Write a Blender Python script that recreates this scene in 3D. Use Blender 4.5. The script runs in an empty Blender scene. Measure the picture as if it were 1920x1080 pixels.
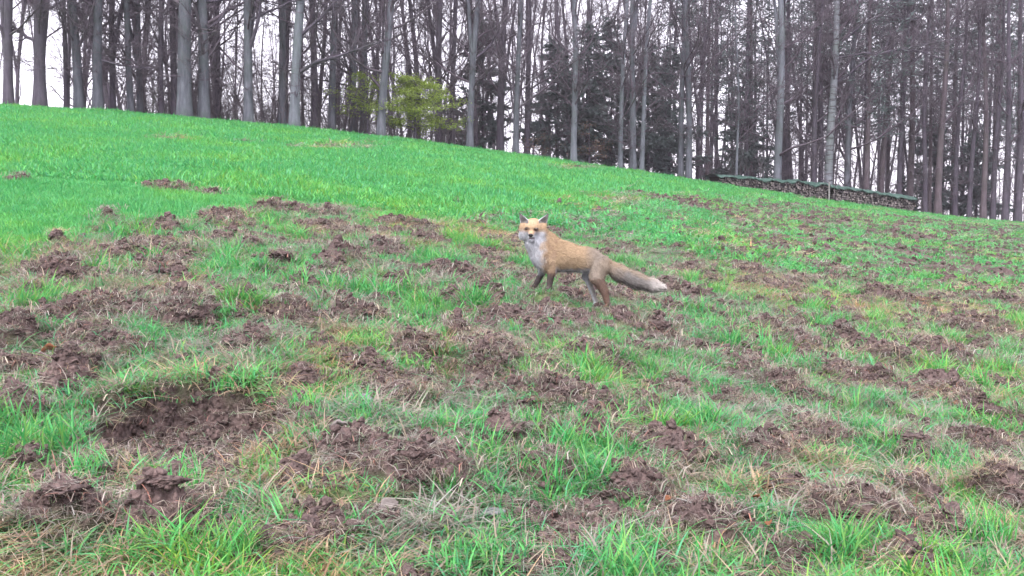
import bpy, math, random
import numpy as np
from mathutils import Vector

# ------------------------------------------------------------------ camera, sky, sun, exposure
F_PX, H_CAM, V_TRUE = 1968.0, 1.15, 420.0            # focal length in photo pixels, camera height, level line
PITCH = math.atan((540 - V_TRUE) / F_PX)
scene = bpy.context.scene
col = scene.collection
cd = bpy.data.cameras.new('camera'); cam = bpy.data.objects.new('camera', cd); col.objects.link(cam)
cam.location = (0, 0, H_CAM); cam.rotation_euler = (math.pi / 2 - PITCH, 0, 0)
cd.sensor_width = 36; cd.lens = F_PX / 1920 * 36; cd.clip_start = 0.05; cd.clip_end = 3000
scene.camera = cam
scene.render.resolution_x, scene.render.resolution_y = 1024, 576

world = bpy.data.worlds.new('World'); scene.world = world; world.use_nodes = True
wn, wl = world.node_tree.nodes, world.node_tree.links
bg = wn['Background']
sky = wn.new('ShaderNodeTexSky'); sky.sky_type = 'NISHITA'; sky.sun_disc = False
SUN_EL, SUN_AZ = math.radians(58), math.radians(200)
sky.sun_elevation = SUN_EL; sky.sun_rotation = SUN_AZ
mixw = wn.new('ShaderNodeMix'); mixw.data_type = 'RGBA'
mixw.inputs['Factor'].default_value = 0.93                     # closed cloud cover over the blue sky
mixw.inputs['B'].default_value = (4.3, 4.1, 4.55, 1)
wl.new(sky.outputs[0], mixw.inputs['A']); wl.new(mixw.outputs['Result'], bg.inputs['Color'])
bg.inputs['Strength'].default_value = 0.10
sd = bpy.data.lights.new('sun', 'SUN'); sun = bpy.data.objects.new('sun', sd); col.objects.link(sun)
sd.energy = 1.5; sd.angle = math.radians(50); sd.color = (1, 0.97, 0.95)
sun.rotation_euler = (math.pi / 2 - SUN_EL, 0, math.pi - SUN_AZ)
sun.location = (0, -10, 30)
vs = scene.view_settings
vs.view_transform = 'Standard'; vs.look = 'None'; vs.gamma = 1; vs.use_curve_mapping = False
vs.exposure = 2.56
scene.cycles.max_bounces = 3; scene.cycles.diffuse_bounces = 2; scene.cycles.transmission_bounces = 2; scene.cycles.glossy_bounces = 1; scene.cycles.transparent_max_bounces = 4
HAZE = 0.0006
scene.cycles.use_adaptive_sampling = True; scene.cycles.adaptive_threshold = 0.03; scene.cycles.use_denoising = True

# ------------------------------------------------------------------ helpers
rng = np.random.default_rng(7)
random.seed(7)

def tag(o, label=None, cat=None, group=None, kind=None):
    if label: o['label'] = label
    if cat: o['category'] = cat
    if group: o['group'] = group
    if kind: o['kind'] = kind
    return o

def empty(name, loc=(0, 0, 0), rz=0):
    o = bpy.data.objects.new(name, None); col.objects.link(o)
    o.location = loc; o.rotation_euler = (0, 0, rz); o.empty_display_size = 0.1
    return o

def make_mesh(name, verts, faces, smooth=True, attrs=None):
    """faces: list of int arrays (n,3) or (n,4)"""
    me = bpy.data.meshes.new(name)
    verts = np.asarray(verts, dtype=np.float32)
    loops, sizes = [], []
    for f in faces:
        f = np.asarray(f, dtype=np.int32)
        if f.size == 0: continue
        loops.append(f.ravel()); sizes.append(np.full(len(f), f.shape[1], np.int32))
    loops = np.concatenate(loops); sizes = np.concatenate(sizes)
    me.vertices.add(len(verts)); me.vertices.foreach_set('co', verts.ravel())
    me.loops.add(len(loops)); me.loops.foreach_set('vertex_index', loops)
    me.polygons.add(len(sizes))
    starts = np.concatenate([[0], np.cumsum(sizes)[:-1]]).astype(np.int32)
    me.polygons.foreach_set('loop_start', starts); me.polygons.foreach_set('loop_total', sizes)
    me.polygons.foreach_set('use_smooth', np.full(len(sizes), smooth, bool))
    if attrs:
        for an, (typ, data) in attrs.items():
            a = me.attributes.new(an, typ, 'POINT')
            key = {'FLOAT_COLOR': 'color', 'FLOAT_VECTOR': 'vector'}.get(typ, 'value')
            a.data.foreach_set(key, np.asarray(data, dtype=np.int32 if typ == 'INT' else np.float32).ravel())
    me.update(calc_edges=True)
    return me

def link(name, me, mat=None, parent=None, loc=None):
    o = bpy.data.objects.new(name, me); col.objects.link(o)
    if mat is not None and len(me.materials) == 0: me.materials.append(mat)
    if parent: o.parent = parent
    if loc is not None: o.location = loc
    return o

# ---- noise
def _hash(ix, iy, seed):
    h = (ix.astype(np.int64) * 374761393 + iy.astype(np.int64) * 668265263 + seed * 1442695041) & 0xffffffff
    h = ((h ^ (h >> 13)) * 1274126177) & 0xffffffff
    return (h ^ (h >> 16)) & 0xffff

def pn(x, y, seed=0):
    x = np.asarray(x, float); y = np.asarray(y, float)
    xi = np.floor(x); yi = np.floor(y); fx = x - xi; fy = y - yi
    def g(dx, dy):
        a = _hash(xi + dx, yi + dy, seed) * (2 * math.pi / 65536)
        return np.cos(a) * (fx - dx) + np.sin(a) * (fy - dy)
    sx = fx * fx * fx * (fx * (fx * 6 - 15) + 10); sy = fy * fy * fy * (fy * (fy * 6 - 15) + 10)
    a = g(0, 0) * (1 - sx) + g(1, 0) * sx
    b = g(0, 1) * (1 - sx) + g(1, 1) * sx
    return (a * (1 - sy) + b * sy) * 1.5

def fbm(x, y, octv=4, seed=0, gain=0.5):
    s = 0; a = 1; t = 0
    for i in range(octv):
        s = s + a * pn(x * 2 ** i + 17.3 * i, y * 2 ** i - 9.1 * i, seed + i); t += a; a *= gain
    return s / t

def sst(a, b, x):
    t = np.clip((x - a) / (b - a), 0, 1); return t * t * (3 - 2 * t)

# ---- photo pixel <-> place
CP, SP = math.cos(PITCH), math.sin(PITCH)
def ray(u, v):
    a = (u - 960) / F_PX; b = (540 - v) / F_PX
    return np.array([a, CP + b * SP, -SP + b * CP])
def project(x, y, z):
    dz = z - H_CAM
    dep = y * CP - dz * SP; up = y * SP + dz * CP
    dep = np.maximum(dep, 0.05)
    return 960 + F_PX * x / dep, 540 - F_PX * up / dep

# ------------------------------------------------------------------ terrain
_T = np.array([-1.6, -0.488, -0.32, -0.163, -0.03, 0.122, 0.198, 0.30, 0.386, 0.488, 1.6])
_VC = np.array([156, 199, 221, 250, 282, 325, 349, 379, 405, 425, 470.0])
_D = np.array([34, 36, 38, 40, 43, 47, 49, 51, 53, 55, 60.0])
def crest_D(t): return np.interp(t, _T, _D)
_tt = np.linspace(-1.6, 1.6, 641)
_ss = H_CAM / np.interp(_tt, _T, _D) + (V_TRUE - np.interp(_tt, _T, _VC)) / F_PX
_k = np.exp(-0.5 * (np.arange(-40, 41) / 16.0) ** 2); _k /= _k.sum()
_ss = np.convolve(np.pad(_ss, 40, mode='edge'), _k, mode='valid')
def base_z(x, y):
    x = np.asarray(x, float); y = np.asarray(y, float)
    yy = np.maximum(y, 5.0)
    t = np.clip(x / yy, -1.6, 1.6)
    s = np.interp(t, _tt, _ss); D = crest_D(t)
    z = s * np.minimum(y, D)
    e = np.maximum(y - D, 0)
    slope = 0.11 + s
    z = z + s * np.minimum(e, 0) + np.where(e > 0, s * e - np.where(e < 8, slope * e * e / 16, slope * (e - 4)), 0)
    far = sst(90, 170, y)
    return z * (1 - far) + far * -3.0

def hit(u, v, zf=base_z):
    r = ray(u, v)
    ys = np.concatenate([np.arange(1.5, 15, 0.01), np.arange(15, 70, 0.05)])
    k = ys / r[1]
    zz = H_CAM + r[2] * k
    g = zf(r[0] * k, ys)
    i = np.argmax(zz < g)
    if not (zz < g).any(): i = np.argmin(zz - g)
    return r[0] * k[i], ys[i]

# rooted (torn up) zone: everything nearer than this line in the photo
_VU = np.array([-400, 0, 120, 200, 350, 500, 650, 800, 900, 1000, 1200, 1400, 1550, 1700, 1920, 2300])
_VV = np.array([470, 462, 445, 415, 410, 388, 392, 402, 398, 378, 352, 364, 382, 396, 408, 415])
# bare soil patches in the photo: u, v, half width, half depth (px), height in m
PATCH = [
 (35,344,15,5,.10),(318,357,42,6,.08),(400,366,20,4,.04),(108,520,46,22,.12),(105,458,12,7,.09),(232,478,32,12,.08),
 (200,416,16,6,.09),(246,437,22,7,.08),(312,431,24,7,.07),(415,413,38,8,.09),(512,394,26,7,.08),(560,398,26,6,.07),
 (615,404,18,9,.10),(600,432,44,8,.06),(640,492,32,18,.16),(716,470,32,20,.12),(333,527,40,9,.10),(524,500,30,11,.10),
 (562,535,34,11,.08),(205,585,80,17,.10),(128,594,44,22,.08),(348,598,52,26,.16),(466,574,14,14,.10),(548,592,52,20,.09),
 (670,600,50,15,.11),(745,540,32,13,.08),(912,568,36,15,.12),(850,566,26,9,.07),(855,384,15,6,.12),(930,411,30,6,.07),
 (1035,387,22,6,.07),(760,425,60,8,.05),(800,450,30,8,.05),(132,722,46,26,.14),(28,646,34,28,.13),(30,776,44,22,.10),
 (690,694,22,14,.07),(782,664,52,20,.09),(856,640,22,22,.12),(920,680,62,28,.11),(1040,750,100,18,.09),(1132,676,72,28,.08),
 (1236,620,26,16,.12),(1110,822,28,20,.14),(945,840,44,20,.12),(780,900,95,32,.12),(668,858,62,30,.10),(1010,900,52,34,.11),
 (120,990,76,28,.13),(310,990,56,30,.13),(1272,868,74,24,.11),(1200,922,72,24,.09),(1424,856,62,24,.10),(1330,1000,86,30,.11),
 (1600,985,84,38,.14),(1722,935,34,32,.12),(1830,776,38,20,.12),(1836,846,46,20,.11),(1700,856,52,20,.10),(1650,672,62,20,.11),
 (1742,664,52,20,.11),(1600,606,44,12,.07),(1436,626,32,10,.10),(1832,614,54,14,.12),(1882,572,22,9,.10),(1662,562,62,10,.09),
 (1480,734,44,16,.09),(1556,694,40,14,.08),(1500,646,34,12,.07),(1640,722,74,12,.08),(1772,734,42,16,.09),(1882,940,46,40,.12),
 (1786,618,34,10,.08),(1580,640,26,14,.11),(1260,380,70,10,.07),(1310,395,50,8,.06),(1230,372,40,8,.06),(1420,405,30,6,.06),
 (1385,430,40,7,.06),(1360,480,30,7,.09),(1300,512,34,9,.08),(1400,512,44,9,.07),(1530,455,36,7,.06),(1620,470,40,8,.08),
 (1690,495,26,12,.09),(1740,455,42,7,.07),(1565,520,30,8,.08),(1555,575,26,14,.10),(1460,545,40,9,.07),(1300,560,44,9,.08),
 (1250,545,30,8,.07),(1400,535,30,8,.05),(1500,415,40,6,.05),(1600,425,30,6,.05),(1680,440,40,6,.05),(1800,430,50,6,.05),
 (1850,470,40,7,.05),(1780,520,40,8,.06),(1870,520,30,8,.06),(1010,588,44,10,.02),(1060,604,44,12,.03),(1168,606,36,9,.05),
 (1020,700,40,16,.06),(1400,700,40,14,.06),(1330,660,40,14,.06),(1560,830,50,16,.07),(1480,930,40,18,.06),(560,720,40,16,.06),
 (600,660,30,12,.06),(480,650,30,12,.05),(230,660,50,14,.07),(60,870,30,18,.05),(560,900,40,18,.06),(1790,1010,50,20,.07),
 (860,520,60,9,.06),(960,600,40,10,.06),(985,520,30,7,.03),(420,450,26,7,.09),(470,468,22,7,.07),(60,560,30,12,.07)]
_P = []
for (u, v, ru, rv, hh) in PATCH:
    x, y = hit(u, v)
    sc = y / F_PX
    rx = ru * sc * 1.2
    ry = min(max(rv * y * y / (F_PX * H_CAM), rx * 0.55), rx * 2.2, 1.6)
    _P.append((x, y, rx, ry, hh))
PIT = (*hit(352, 800), 0.36, 0.40)

FOX_Y = 7.10
def pix_at_y(u, v, y):
    r = ray(u, v); k = y / r[1]; return np.array([r[0] * k, y, H_CAM + r[2] * k])
FEET = [pix_at_y(1026, 545.5, FOX_Y - .065), pix_at_y(1002, 542.5, FOX_Y + .045), pix_at_y(1137, 577.5, FOX_Y - .07), pix_at_y(1118, 576, FOX_Y + .04)]

def terrain(x, y):
    """returns z, soil mask, rooted-zone mask"""
    x = np.asarray(x, float); y = np.asarray(y, float)
    z0 = base_z(x, y)
    u, v = project(x, y, z0)
    vv = v + 16 * pn(x * .9, y * .5, 3) + 8 * pn(x * 3, y * 1.5, 4)
    R = sst(-6, 16, vv - np.interp(u, _VU, _VV)) * (y < 60) * (y > 0.3)
    R = np.where(y <= 0.3, 1.0, R)
    for (pu, pv, ru, rv) in ((620, 277, 130, 7), (1075, 316, 70, 5), (320, 262, 60, 5), (470, 268, 50, 4), (1520, 372, 60, 6)):
        R = np.maximum(R, .85 * (1 - sst(.5, 1.2, np.sqrt(((u - pu) / ru) ** 2 + ((v - pv) / rv) ** 2) + .3 * pn(x * 2, y * 1, 8))) * (y < 55) * (y > 5))
    farw = sst(8, 20, y)
    warp = 0.55 * fbm(x * 4.1, y * 4.1, 3, 11) + 0.42 * pn(x * 11, y * 9, 12) + .25 * pn(x * 24, y * 20, 13)
    soil = np.zeros_like(z0); hmound = np.zeros_like(z0)
    for (px, py, rx, ry, hh) in _P:
        m = (np.abs(x - px) < rx * 1.7) & (np.abs(y - py) < ry * 1.7)
        if not m.any(): continue
        r = np.sqrt(((x[m] - px) / rx) ** 2 + ((y[m] - py) / ry) ** 2)
        rw = r + warp[m] * 1.0
        soil[m] = np.maximum(soil[m], 1 - sst(0.72, 1.02, rw))
        hmound[m] = np.maximum(hmound[m], .74 * hh * (1 - sst(0.0, 1.25, r + warp[m] * .35)))
    n2 = fbm(x * 2.9, y * 2.1, 3, 21) + 0.20 * pn(x * 10, y * 9, 22) + .10 * pn(x * 25, y * 22, 23)
    thr = 0.06 - 0.06 * farw * sst(950, 1300, u)
    soil2 = sst(thr, thr + 0.10, n2) * R * (1 - 0.2 * farw * sst(1500, 1900, u))
    nf = fbm(x * 1.7, y * .8, 3, 25) + .12 * pn(x * 6, y * 3, 26)
    farR = sst(9, 15, y) * sst(900, 1250, u) * R * (1 - sst(.0, .2, pn(x * .25, y * .12, 27)) * .5)
    soil2 = np.maximum(soil2, sst(.0, .09, nf) * farR)
    soil = np.maximum(soil, soil2)
    bill = 1 - np.abs(fbm(x * 7, y * 7, 3, 31)) * 2.2
    crumb = np.abs(pn(x * 22, y * 22, 33)); crumb2 = np.abs(pn(x * 55, y * 55, 34))
    z = z0 + hmound * (0.75 + .5 * bill * soil)
    z = z + soil * (0.035 * (bill - .4) + 0.020 * crumb * (y < 25) + 0.008 * crumb2 * (y < 12)) * (1 - .3 * farw)
    z = z + soil2 * farR * (.07 + .06 * np.maximum(nf, 0))
    z = z + R * 0.055 * fbm(x * 2.3, y * 2.0, 3, 41) + R * (1 - soil) * .035 * pn(x * 6, y * 6, 43)
    z = z + (1 - R) * (0.02 * pn(x * 1.3, y * 1.3, 44) + .03 * pn(x * .3, y * .3, 45))
    # the rooted-out pit: flat floor, steep back wall
    r = np.sqrt(((x - PIT[0]) / PIT[2]) ** 2 + ((y - PIT[1]) / PIT[3]) ** 2) + warp * .22
    inn = 1 - sst(0.84, 1.0, r)
    soil = np.maximum(soil, 1 - sst(0.9, 1.12, r))
    z = z - inn * hmound * .9 - 0.15 * inn + 0.05 * np.exp(-((r - 1.13) / .15) ** 2) * sst(-.1, .2, y - PIT[1])
    # small flattened standing place under the animal
    w = 0; acc = 0
    for f in FEET:
        g = np.exp(-(((x - f[0]) ** 2 + (y - f[1]) ** 2) / (2 * .09 ** 2))); w = w + g; acc = acc + g * f[2]
    wt = np.clip(w * 1.3, 0, 1)
    z = np.where(w > 1e-6, z * (1 - wt) + wt * acc / np.maximum(w, 1e-6), z)
    return z, soil, R

def gz(x, y):
    return float(terrain(np.array([x]), np.array([y]))[0][0])

# ------------------------------------------------------------------ materials
def mat(name):
    m = bpy.data.materials.new(name); m.use_nodes = True
    nt = m.node_tree; b = nt.nodes['Principled BSDF']
    b.inputs['Roughness'].default_value = 0.9
    b.inputs['Specular IOR Level'].default_value = 0.2
    return m, nt, nt.nodes, nt.links, b

def noise(N, L, scale, detail=4, rough=0.6, vec=None, dist=0):
    n = N.new('ShaderNodeTexNoise'); n.inputs['Scale'].default_value = scale
    n.inputs['Detail'].default_value = detail; n.inputs['Roughness'].default_value = rough
    n.inputs['Distortion'].default_value = dist
    if vec is not None: L.new(vec, n.inputs['Vector'])
    return n
def ramp(N, L, fac, stops):
    r = N.new('ShaderNodeValToRGB'); e = r.color_ramp.elements
    while len(e) < len(stops): e.new(0.5)
    for i, (p, c) in enumerate(stops): e[i].position = p; e[i].color = (*c, 1)
    L.new(fac, r.inputs['Fac']); return r
def mix(N, L, fac, a, b, mode='MIX'):
    m = N.new('ShaderNodeMix'); m.data_type = 'RGBA'; m.blend_type = mode
    for key, val in (('Factor', fac), ('A', a), ('B', b)):
        if isinstance(val, (int, float)): m.inputs[key].default_value = val
        elif isinstance(val, tuple): m.inputs[key].default_value = (*val, 1)
        else: L.new(val, m.inputs[key])
    return m.outputs['Result']
def bump(N, L, h, strength, dist, b):
    bp = N.new('ShaderNodeBump'); bp.inputs['Strength'].default_value = strength; bp.inputs['Distance'].default_value = dist
    L.new(h, bp.inputs['Height']); L.new(bp.outputs['Normal'], b.inputs['Normal'])

SOIL_STOPS = [(.25, (.036, .023, .022)), (.5, (.078, .051, .048)), (.75, (.122, .087, .082))]
def soil_color(N, L, vec):
    n1 = noise(N, L, 9, 6, .7, vec); r1 = ramp(N, L, n1.outputs['Fac'], SOIL_STOPS)
    n2 = noise(N, L, 70, 3, .6, vec)
    vo = N.new('ShaderNodeTexVoronoi'); vo.inputs['Scale'].default_value = 48; L.new(vec, vo.inputs['Vector'])
    hs = N.new('ShaderNodeMath'); hs.operation = 'MULTIPLY_ADD'; hs.inputs[1].default_value = -1.1; L.new(vo.outputs['Distance'], hs.inputs[0]); L.new(n2.outputs['Fac'], hs.inputs[2])
    sepc = N.new('ShaderNodeSeparateColor'); L.new(vo.outputs['Color'], sepc.inputs['Color'])
    r1 = type('o', (), {'outputs': {'Color': mix(N, L, .55, r1.outputs['Color'], mix(N, L, 1.0, r1.outputs['Color'], ramp(N, L, sepc.outputs['Red'], [(.0, (.35, .33, .33)), (.6, (1.05, 1, 1)), (1, (2.1, 2.0, 1.95))]).outputs['Color'], 'MULTIPLY'))}})
    n2 = type('o', (), {'outputs': {'Fac': hs.outputs[0], 'N': n2.outputs['Fac']}})
    return mix(N, L, 0.45, r1.outputs['Color'], ramp(N, L, n2.outputs['N'], [(.3, (.032, .022, .021)), (.7, (.155, .118, .113))]).outputs['Color']), n2

# soil (loose clods)
M_SOIL, nt, N, L, b = mat('soil')
tc = N.new('ShaderNodeTexCoord'); oi = N.new('ShaderNodeObjectInfo')
ge = N.new('ShaderNodeNewGeometry')
c, n2 = soil_color(N, L, ge.outputs['Position'])
L.new(c, b.inputs['Base Color']); bump(N, L, n2.outputs['Fac'], 1.0, .02, b)

# ground sheet
M_GROUND, nt, N, L, b = mat('ground')
ge = N.new('ShaderNodeNewGeometry'); pos = ge.outputs['Position']
asoil = N.new('ShaderNodeAttribute'); asoil.attribute_name = 'soil'
aroot = N.new('ShaderNodeAttribute'); aroot.attribute_name = 'rooted'
afor = N.new('ShaderNodeAttribute'); afor.attribute_name = 'forest'
sc_, n2 = soil_color(N, L, pos)
g1 = noise(N, L, 1.1, 5, .65, pos)
meadow = ramp(N, L, g1.outputs['Fac'], [(.3, (.050, .20, .065)), (.55, (.068, .27, .088)), (.75, (.115, .265, .090))]).outputs['Color']
g2 = noise(N, L, 7, 5, .7, pos)
thatch = ramp(N, L, g2.outputs['Fac'], [(.3, (.045, .075, .032)), (.5, (.075, .105, .045)), (.68, (.15, .125, .088))]).outputs['Color']
turf = mix(N, L, aroot.outputs['Fac'], meadow, thatch)
fin = noise(N, L, 45, 3, .6, pos)
turf = mix(N, L, 1.0, turf, ramp(N, L, fin.outputs['Fac'], [(.3, (.62, .62, .62)), (.7, (1.3, 1.3, 1.25))]).outputs['Color'], 'MULTIPLY')
gc = mix(N, L, asoil.outputs['Fac'], turf, sc_)
f1 = noise(N, L, 2.2, 5, .7, pos)
litter = ramp(N, L, f1.outputs['Fac'], [(.3, (.05, .036, .028)), (.7, (.13, .09, .065))]).outputs['Color']
gc = mix(N, L, afor.outputs['Fac'], gc, litter)
L.new(gc, b.inputs['Base Color']); bump(N, L, n2.outputs['Fac'], .9, .018, b)

# grass blades
M_GRASS, nt, N, L, b = mat('grass_blades')
ca = N.new('ShaderNodeAttribute'); ca.attribute_name = 'Col'
ti = N.new('ShaderNodeAttribute'); ti.attribute_name = 'tint'; ti.attribute_type = 'INSTANCER'
tr = ramp(N, L, ti.outputs['Fac'], [(0, (.78, .95, .95)), (.35, (.92, 1.0, 1.08)), (.65, (1.1, 1.05, .9)), (1, (1.55, 1.12, .75))])
cc = mix(N, L, 1.0, ca.outputs['Color'], tr.outputs['Color'], 'MULTIPLY')
L.new(cc, b.inputs['Base Color']); b.inputs['Roughness'].default_value = .6; b.inputs['Specular IOR Level'].default_value = .3
tl = N.new('ShaderNodeBsdfTranslucent'); L.new(cc, tl.inputs['Color'])
ms = N.new('ShaderNodeMixShader'); ms.inputs[0].default_value = .42
L.new(b.outputs[0], ms.inputs[1]); L.new(tl.outputs[0], ms.inputs[2]); L.new(ms.outputs[0], N['Material Output'].inputs['Surface'])

# same without instancer tint for tussocks, leaves
M_BLADE, nt, N, L, b = mat('leaf_blades')
ca = N.new('ShaderNodeAttribute'); ca.attribute_name = 'Col'
L.new(ca.outputs['Color'], b.inputs['Base Color']); b.inputs['Roughness'].default_value = .6
tl = N.new('ShaderNodeBsdfTranslucent'); L.new(ca.outputs['Color'], tl.inputs['Color'])
ms = N.new('ShaderNodeMixShader'); ms.inputs[0].default_value = .42
L.new(b.outputs[0], ms.inputs[1]); L.new(tl.outputs[0], ms.inputs[2]); L.new(ms.outputs[0], N['Material Output'].inputs['Surface'])

def bark(name, lo, mid, hi, scale=1.0, birch=False):
    m, nt, N, L, b = mat(name)
    tc = N.new('ShaderNodeTexCoord'); mp = N.new('ShaderNodeMapping')
    mp.inputs['Scale'].default_value = (6 * scale, 6 * scale, 1.1 * scale)
    L.new(tc.outputs['Object'], mp.inputs['Vector'])
    n1 = noise(N, L, 1.3, 6, .65, mp.outputs['Vector'])
    c = ramp(N, L, n1.outputs['Fac'], [(.28, lo), (.5, mid), (.74, hi)]).outputs['Color']
    n3 = noise(N, L, 1.1, 3, .6, tc.outputs['Object'])
    c = mix(N, L, ramp(N, L, n3.outputs['Fac'], [(.45, (0, 0, 0)), (.7, (.8, .8, .8))]).outputs['Color'], c, (mid[0] * .62, mid[1] * .78, mid[2] * .58))
    if birch:
        mp2 = N.new('ShaderNodeMapping'); mp2.inputs['Scale'].default_value = (1.2, 1.2, 7)
        L.new(tc.outputs['Object'], mp2.inputs['Vector'])
        n4 = noise(N, L, 1.6, 3, .6, mp2.outputs['Vector'])
        c = mix(N, L, ramp(N, L, n4.outputs['Fac'], [(.55, (0, 0, 0)), (.62, (.8, .8, .8))]).outputs['Color'], c, (.035, .035, .038))
    L.new(c, b.inputs['Base Color']); bump(N, L, n1.outputs['Fac'], .6, .03, b)
    return m
M_BARK = bark('bark_grey', (.040, .042, .053), (.076, .080, .097), (.122, .128, .15))
M_BARK_DARK = bark('bark_dark', (.036, .030, .042), (.058, .049, .066), (.088, .076, .096))
M_BARK_MID = bark('bark_mid', (.034, .035, .045), (.060, .062, .077), (.095, .099, .116))
M_BARK_BROWN = bark('bark_brown', (.044, .034, .042), (.071, .056, .065), (.104, .085, .095))
M_BARK_PALE = bark('bark_pale', (.070, .076, .092), (.104, .112, .132), (.15, .16, .185))
M_BARK_BIRCH = bark('bark_birch', (.09, .094, .108), (.13, .138, .156), (.19, .20, .22), birch=True)
M_TWIG = bark('twig_bark', (.046, .036, .048), (.072, .057, .073), (.105, .085, .105))
M_TWIG_BROWN = bark('twig_bark_brown', (.06, .050, .060), (.09, .077, .088), (.125, .108, .12))

def leafmat(name, a, b_, c_):
    m, nt, N, L, b = mat(name)
    tc = N.new('ShaderNodeTexCoord'); n1 = noise(N, L, 2.5, 3, .6, tc.outputs['Object'])
    c = ramp(N, L, n1.outputs['Fac'], [(.3, a), (.5, b_), (.7, c_)]).outputs['Color']
    L.new(c, b.inputs['Base Color']); b.inputs['Roughness'].default_value = .6
    tl = N.new('ShaderNodeBsdfTranslucent'); L.new(c, tl.inputs['Color'])
    ms = N.new('ShaderNodeMixShader'); ms.inputs[0].default_value = .3
    L.new(b.outputs[0], ms.inputs[1]); L.new(tl.outputs[0], ms.inputs[2]); L.new(ms.outputs[0], N['Material Output'].inputs['Surface'])
    return m
M_NEEDLE = leafmat('needles', (.058, .078, .080), (.084, .108, .108), (.112, .138, .136))
M_FRESH = leafmat('fresh_leaves', (.13, .185, .032), (.18, .245, .042), (.23, .30, .06))
M_DRYLEAF = leafmat('dry_leaves', (.08, .05, .035), (.115, .078, .055), (.15, .11, .078))

def flatmat(name, a, c, scale=8, rough=.85, bumpd=.01):
    m, nt, N, L, b = mat(name)
    tc = N.new('ShaderNodeTexCoord'); n1 = noise(N, L, scale, 5, .6, tc.outputs['Object'])
    L.new(ramp(N, L, n1.outputs['Fac'], [(.3, a), (.7, c)]).outputs['Color'], b.inputs['Base Color'])
    b.inputs['Roughness'].default_value = rough
    if bumpd: bump(N, L, n1.outputs['Fac'], .6, bumpd, b)
    return m
M_STONE = flatmat('stone', (.10, .10, .105), (.20, .20, .21), 25)
M_TARP = flatmat('tarpaulin', (.014, .034, .029), (.055, .095, .080), 6, .5, .04)
M_POST = flatmat('weathered_post', (.12, .115, .11), (.21, .205, .20), 10)
M_BROWNLEAF = flatmat('brown_leaf', (.10, .042, .024), (.19, .08, .04), 30)
M_BARKBIT = flatmat('bark_fragment', (.08, .065, .06), (.17, .15, .145), 20)

# split logs: pale ends, dark bark, from a per-vertex colour
M_LOG, nt, N, L, b = mat('firewood')
ca = N.new('ShaderNodeAttribute'); ca.attribute_name = 'Col'
tc = N.new('ShaderNodeTexCoord'); n1 = noise(N, L, 14, 4, .6, tc.outputs['Object'])
L.new(mix(N, L, 1.0, ca.outputs['Color'], ramp(N, L, n1.outputs['Fac'], [(.3, (.6, .6, .6)), (.7, (1.25, 1.25, 1.25))]).outputs['Color'], 'MULTIPLY'), b.inputs['Base Color'])

# ------------------------------------------------------------------ ground mesh
def build_ground():
    ys = [-6, -4, -2.5, -1.2, -.3, .3, .7, 1.0]
    y = 1.0
    while y < 68:
        y += y * (0.0046 if y < 10 else 0.0075 if y < 18 else .013); ys.append(y)
    for k in range(1, 22): ys.append(68 * (1.1 ** k))
    ys = np.array(ys)
    dense = np.linspace(-.54, .54, 570)
    side = .54 + (np.linspace(0, 1, 34)[1:] ** 1.7) * 1.35
    ts = np.concatenate([-side[::-1], dense, side])
    ye = np.where(ys > 2, ys, 2 + (ys - 2) * .12)
    X = ts[None, :] * ye[:, None]; Y = np.repeat(ys[:, None], len(ts), 1)
    x, y_ = X.ravel(), Y.ravel()
    z, soil, R = terrain(x, y_)
    t = np.clip(x / np.maximum(y_, 5), -1.6, 1.6)
    D = crest_D(t)
    forest = sst(-.8, 2.0, y_ - D + 1.2 * pn(x * .6, y_ * .6, 5))
    nr, nc = len(ys), len(ts)
    idx = np.arange(nr * nc).reshape(nr, nc)
    q = np.stack([idx[:-1, :-1], idx[:-1, 1:], idx[1:, 1:], idx[1:, :-1]], -1).reshape(-1, 4)
    me = make_mesh('ground', np.stack([x, y_, z], 1), [q], True,
                   {'soil': ('FLOAT', soil), 'rooted': ('FLOAT', R), 'forest': ('FLOAT', forest)})
    o = link('ground', me, M_GROUND)
    tag(o, kind='structure', label='sloping meadow ground with torn up brown soil')
build_ground()

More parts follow.
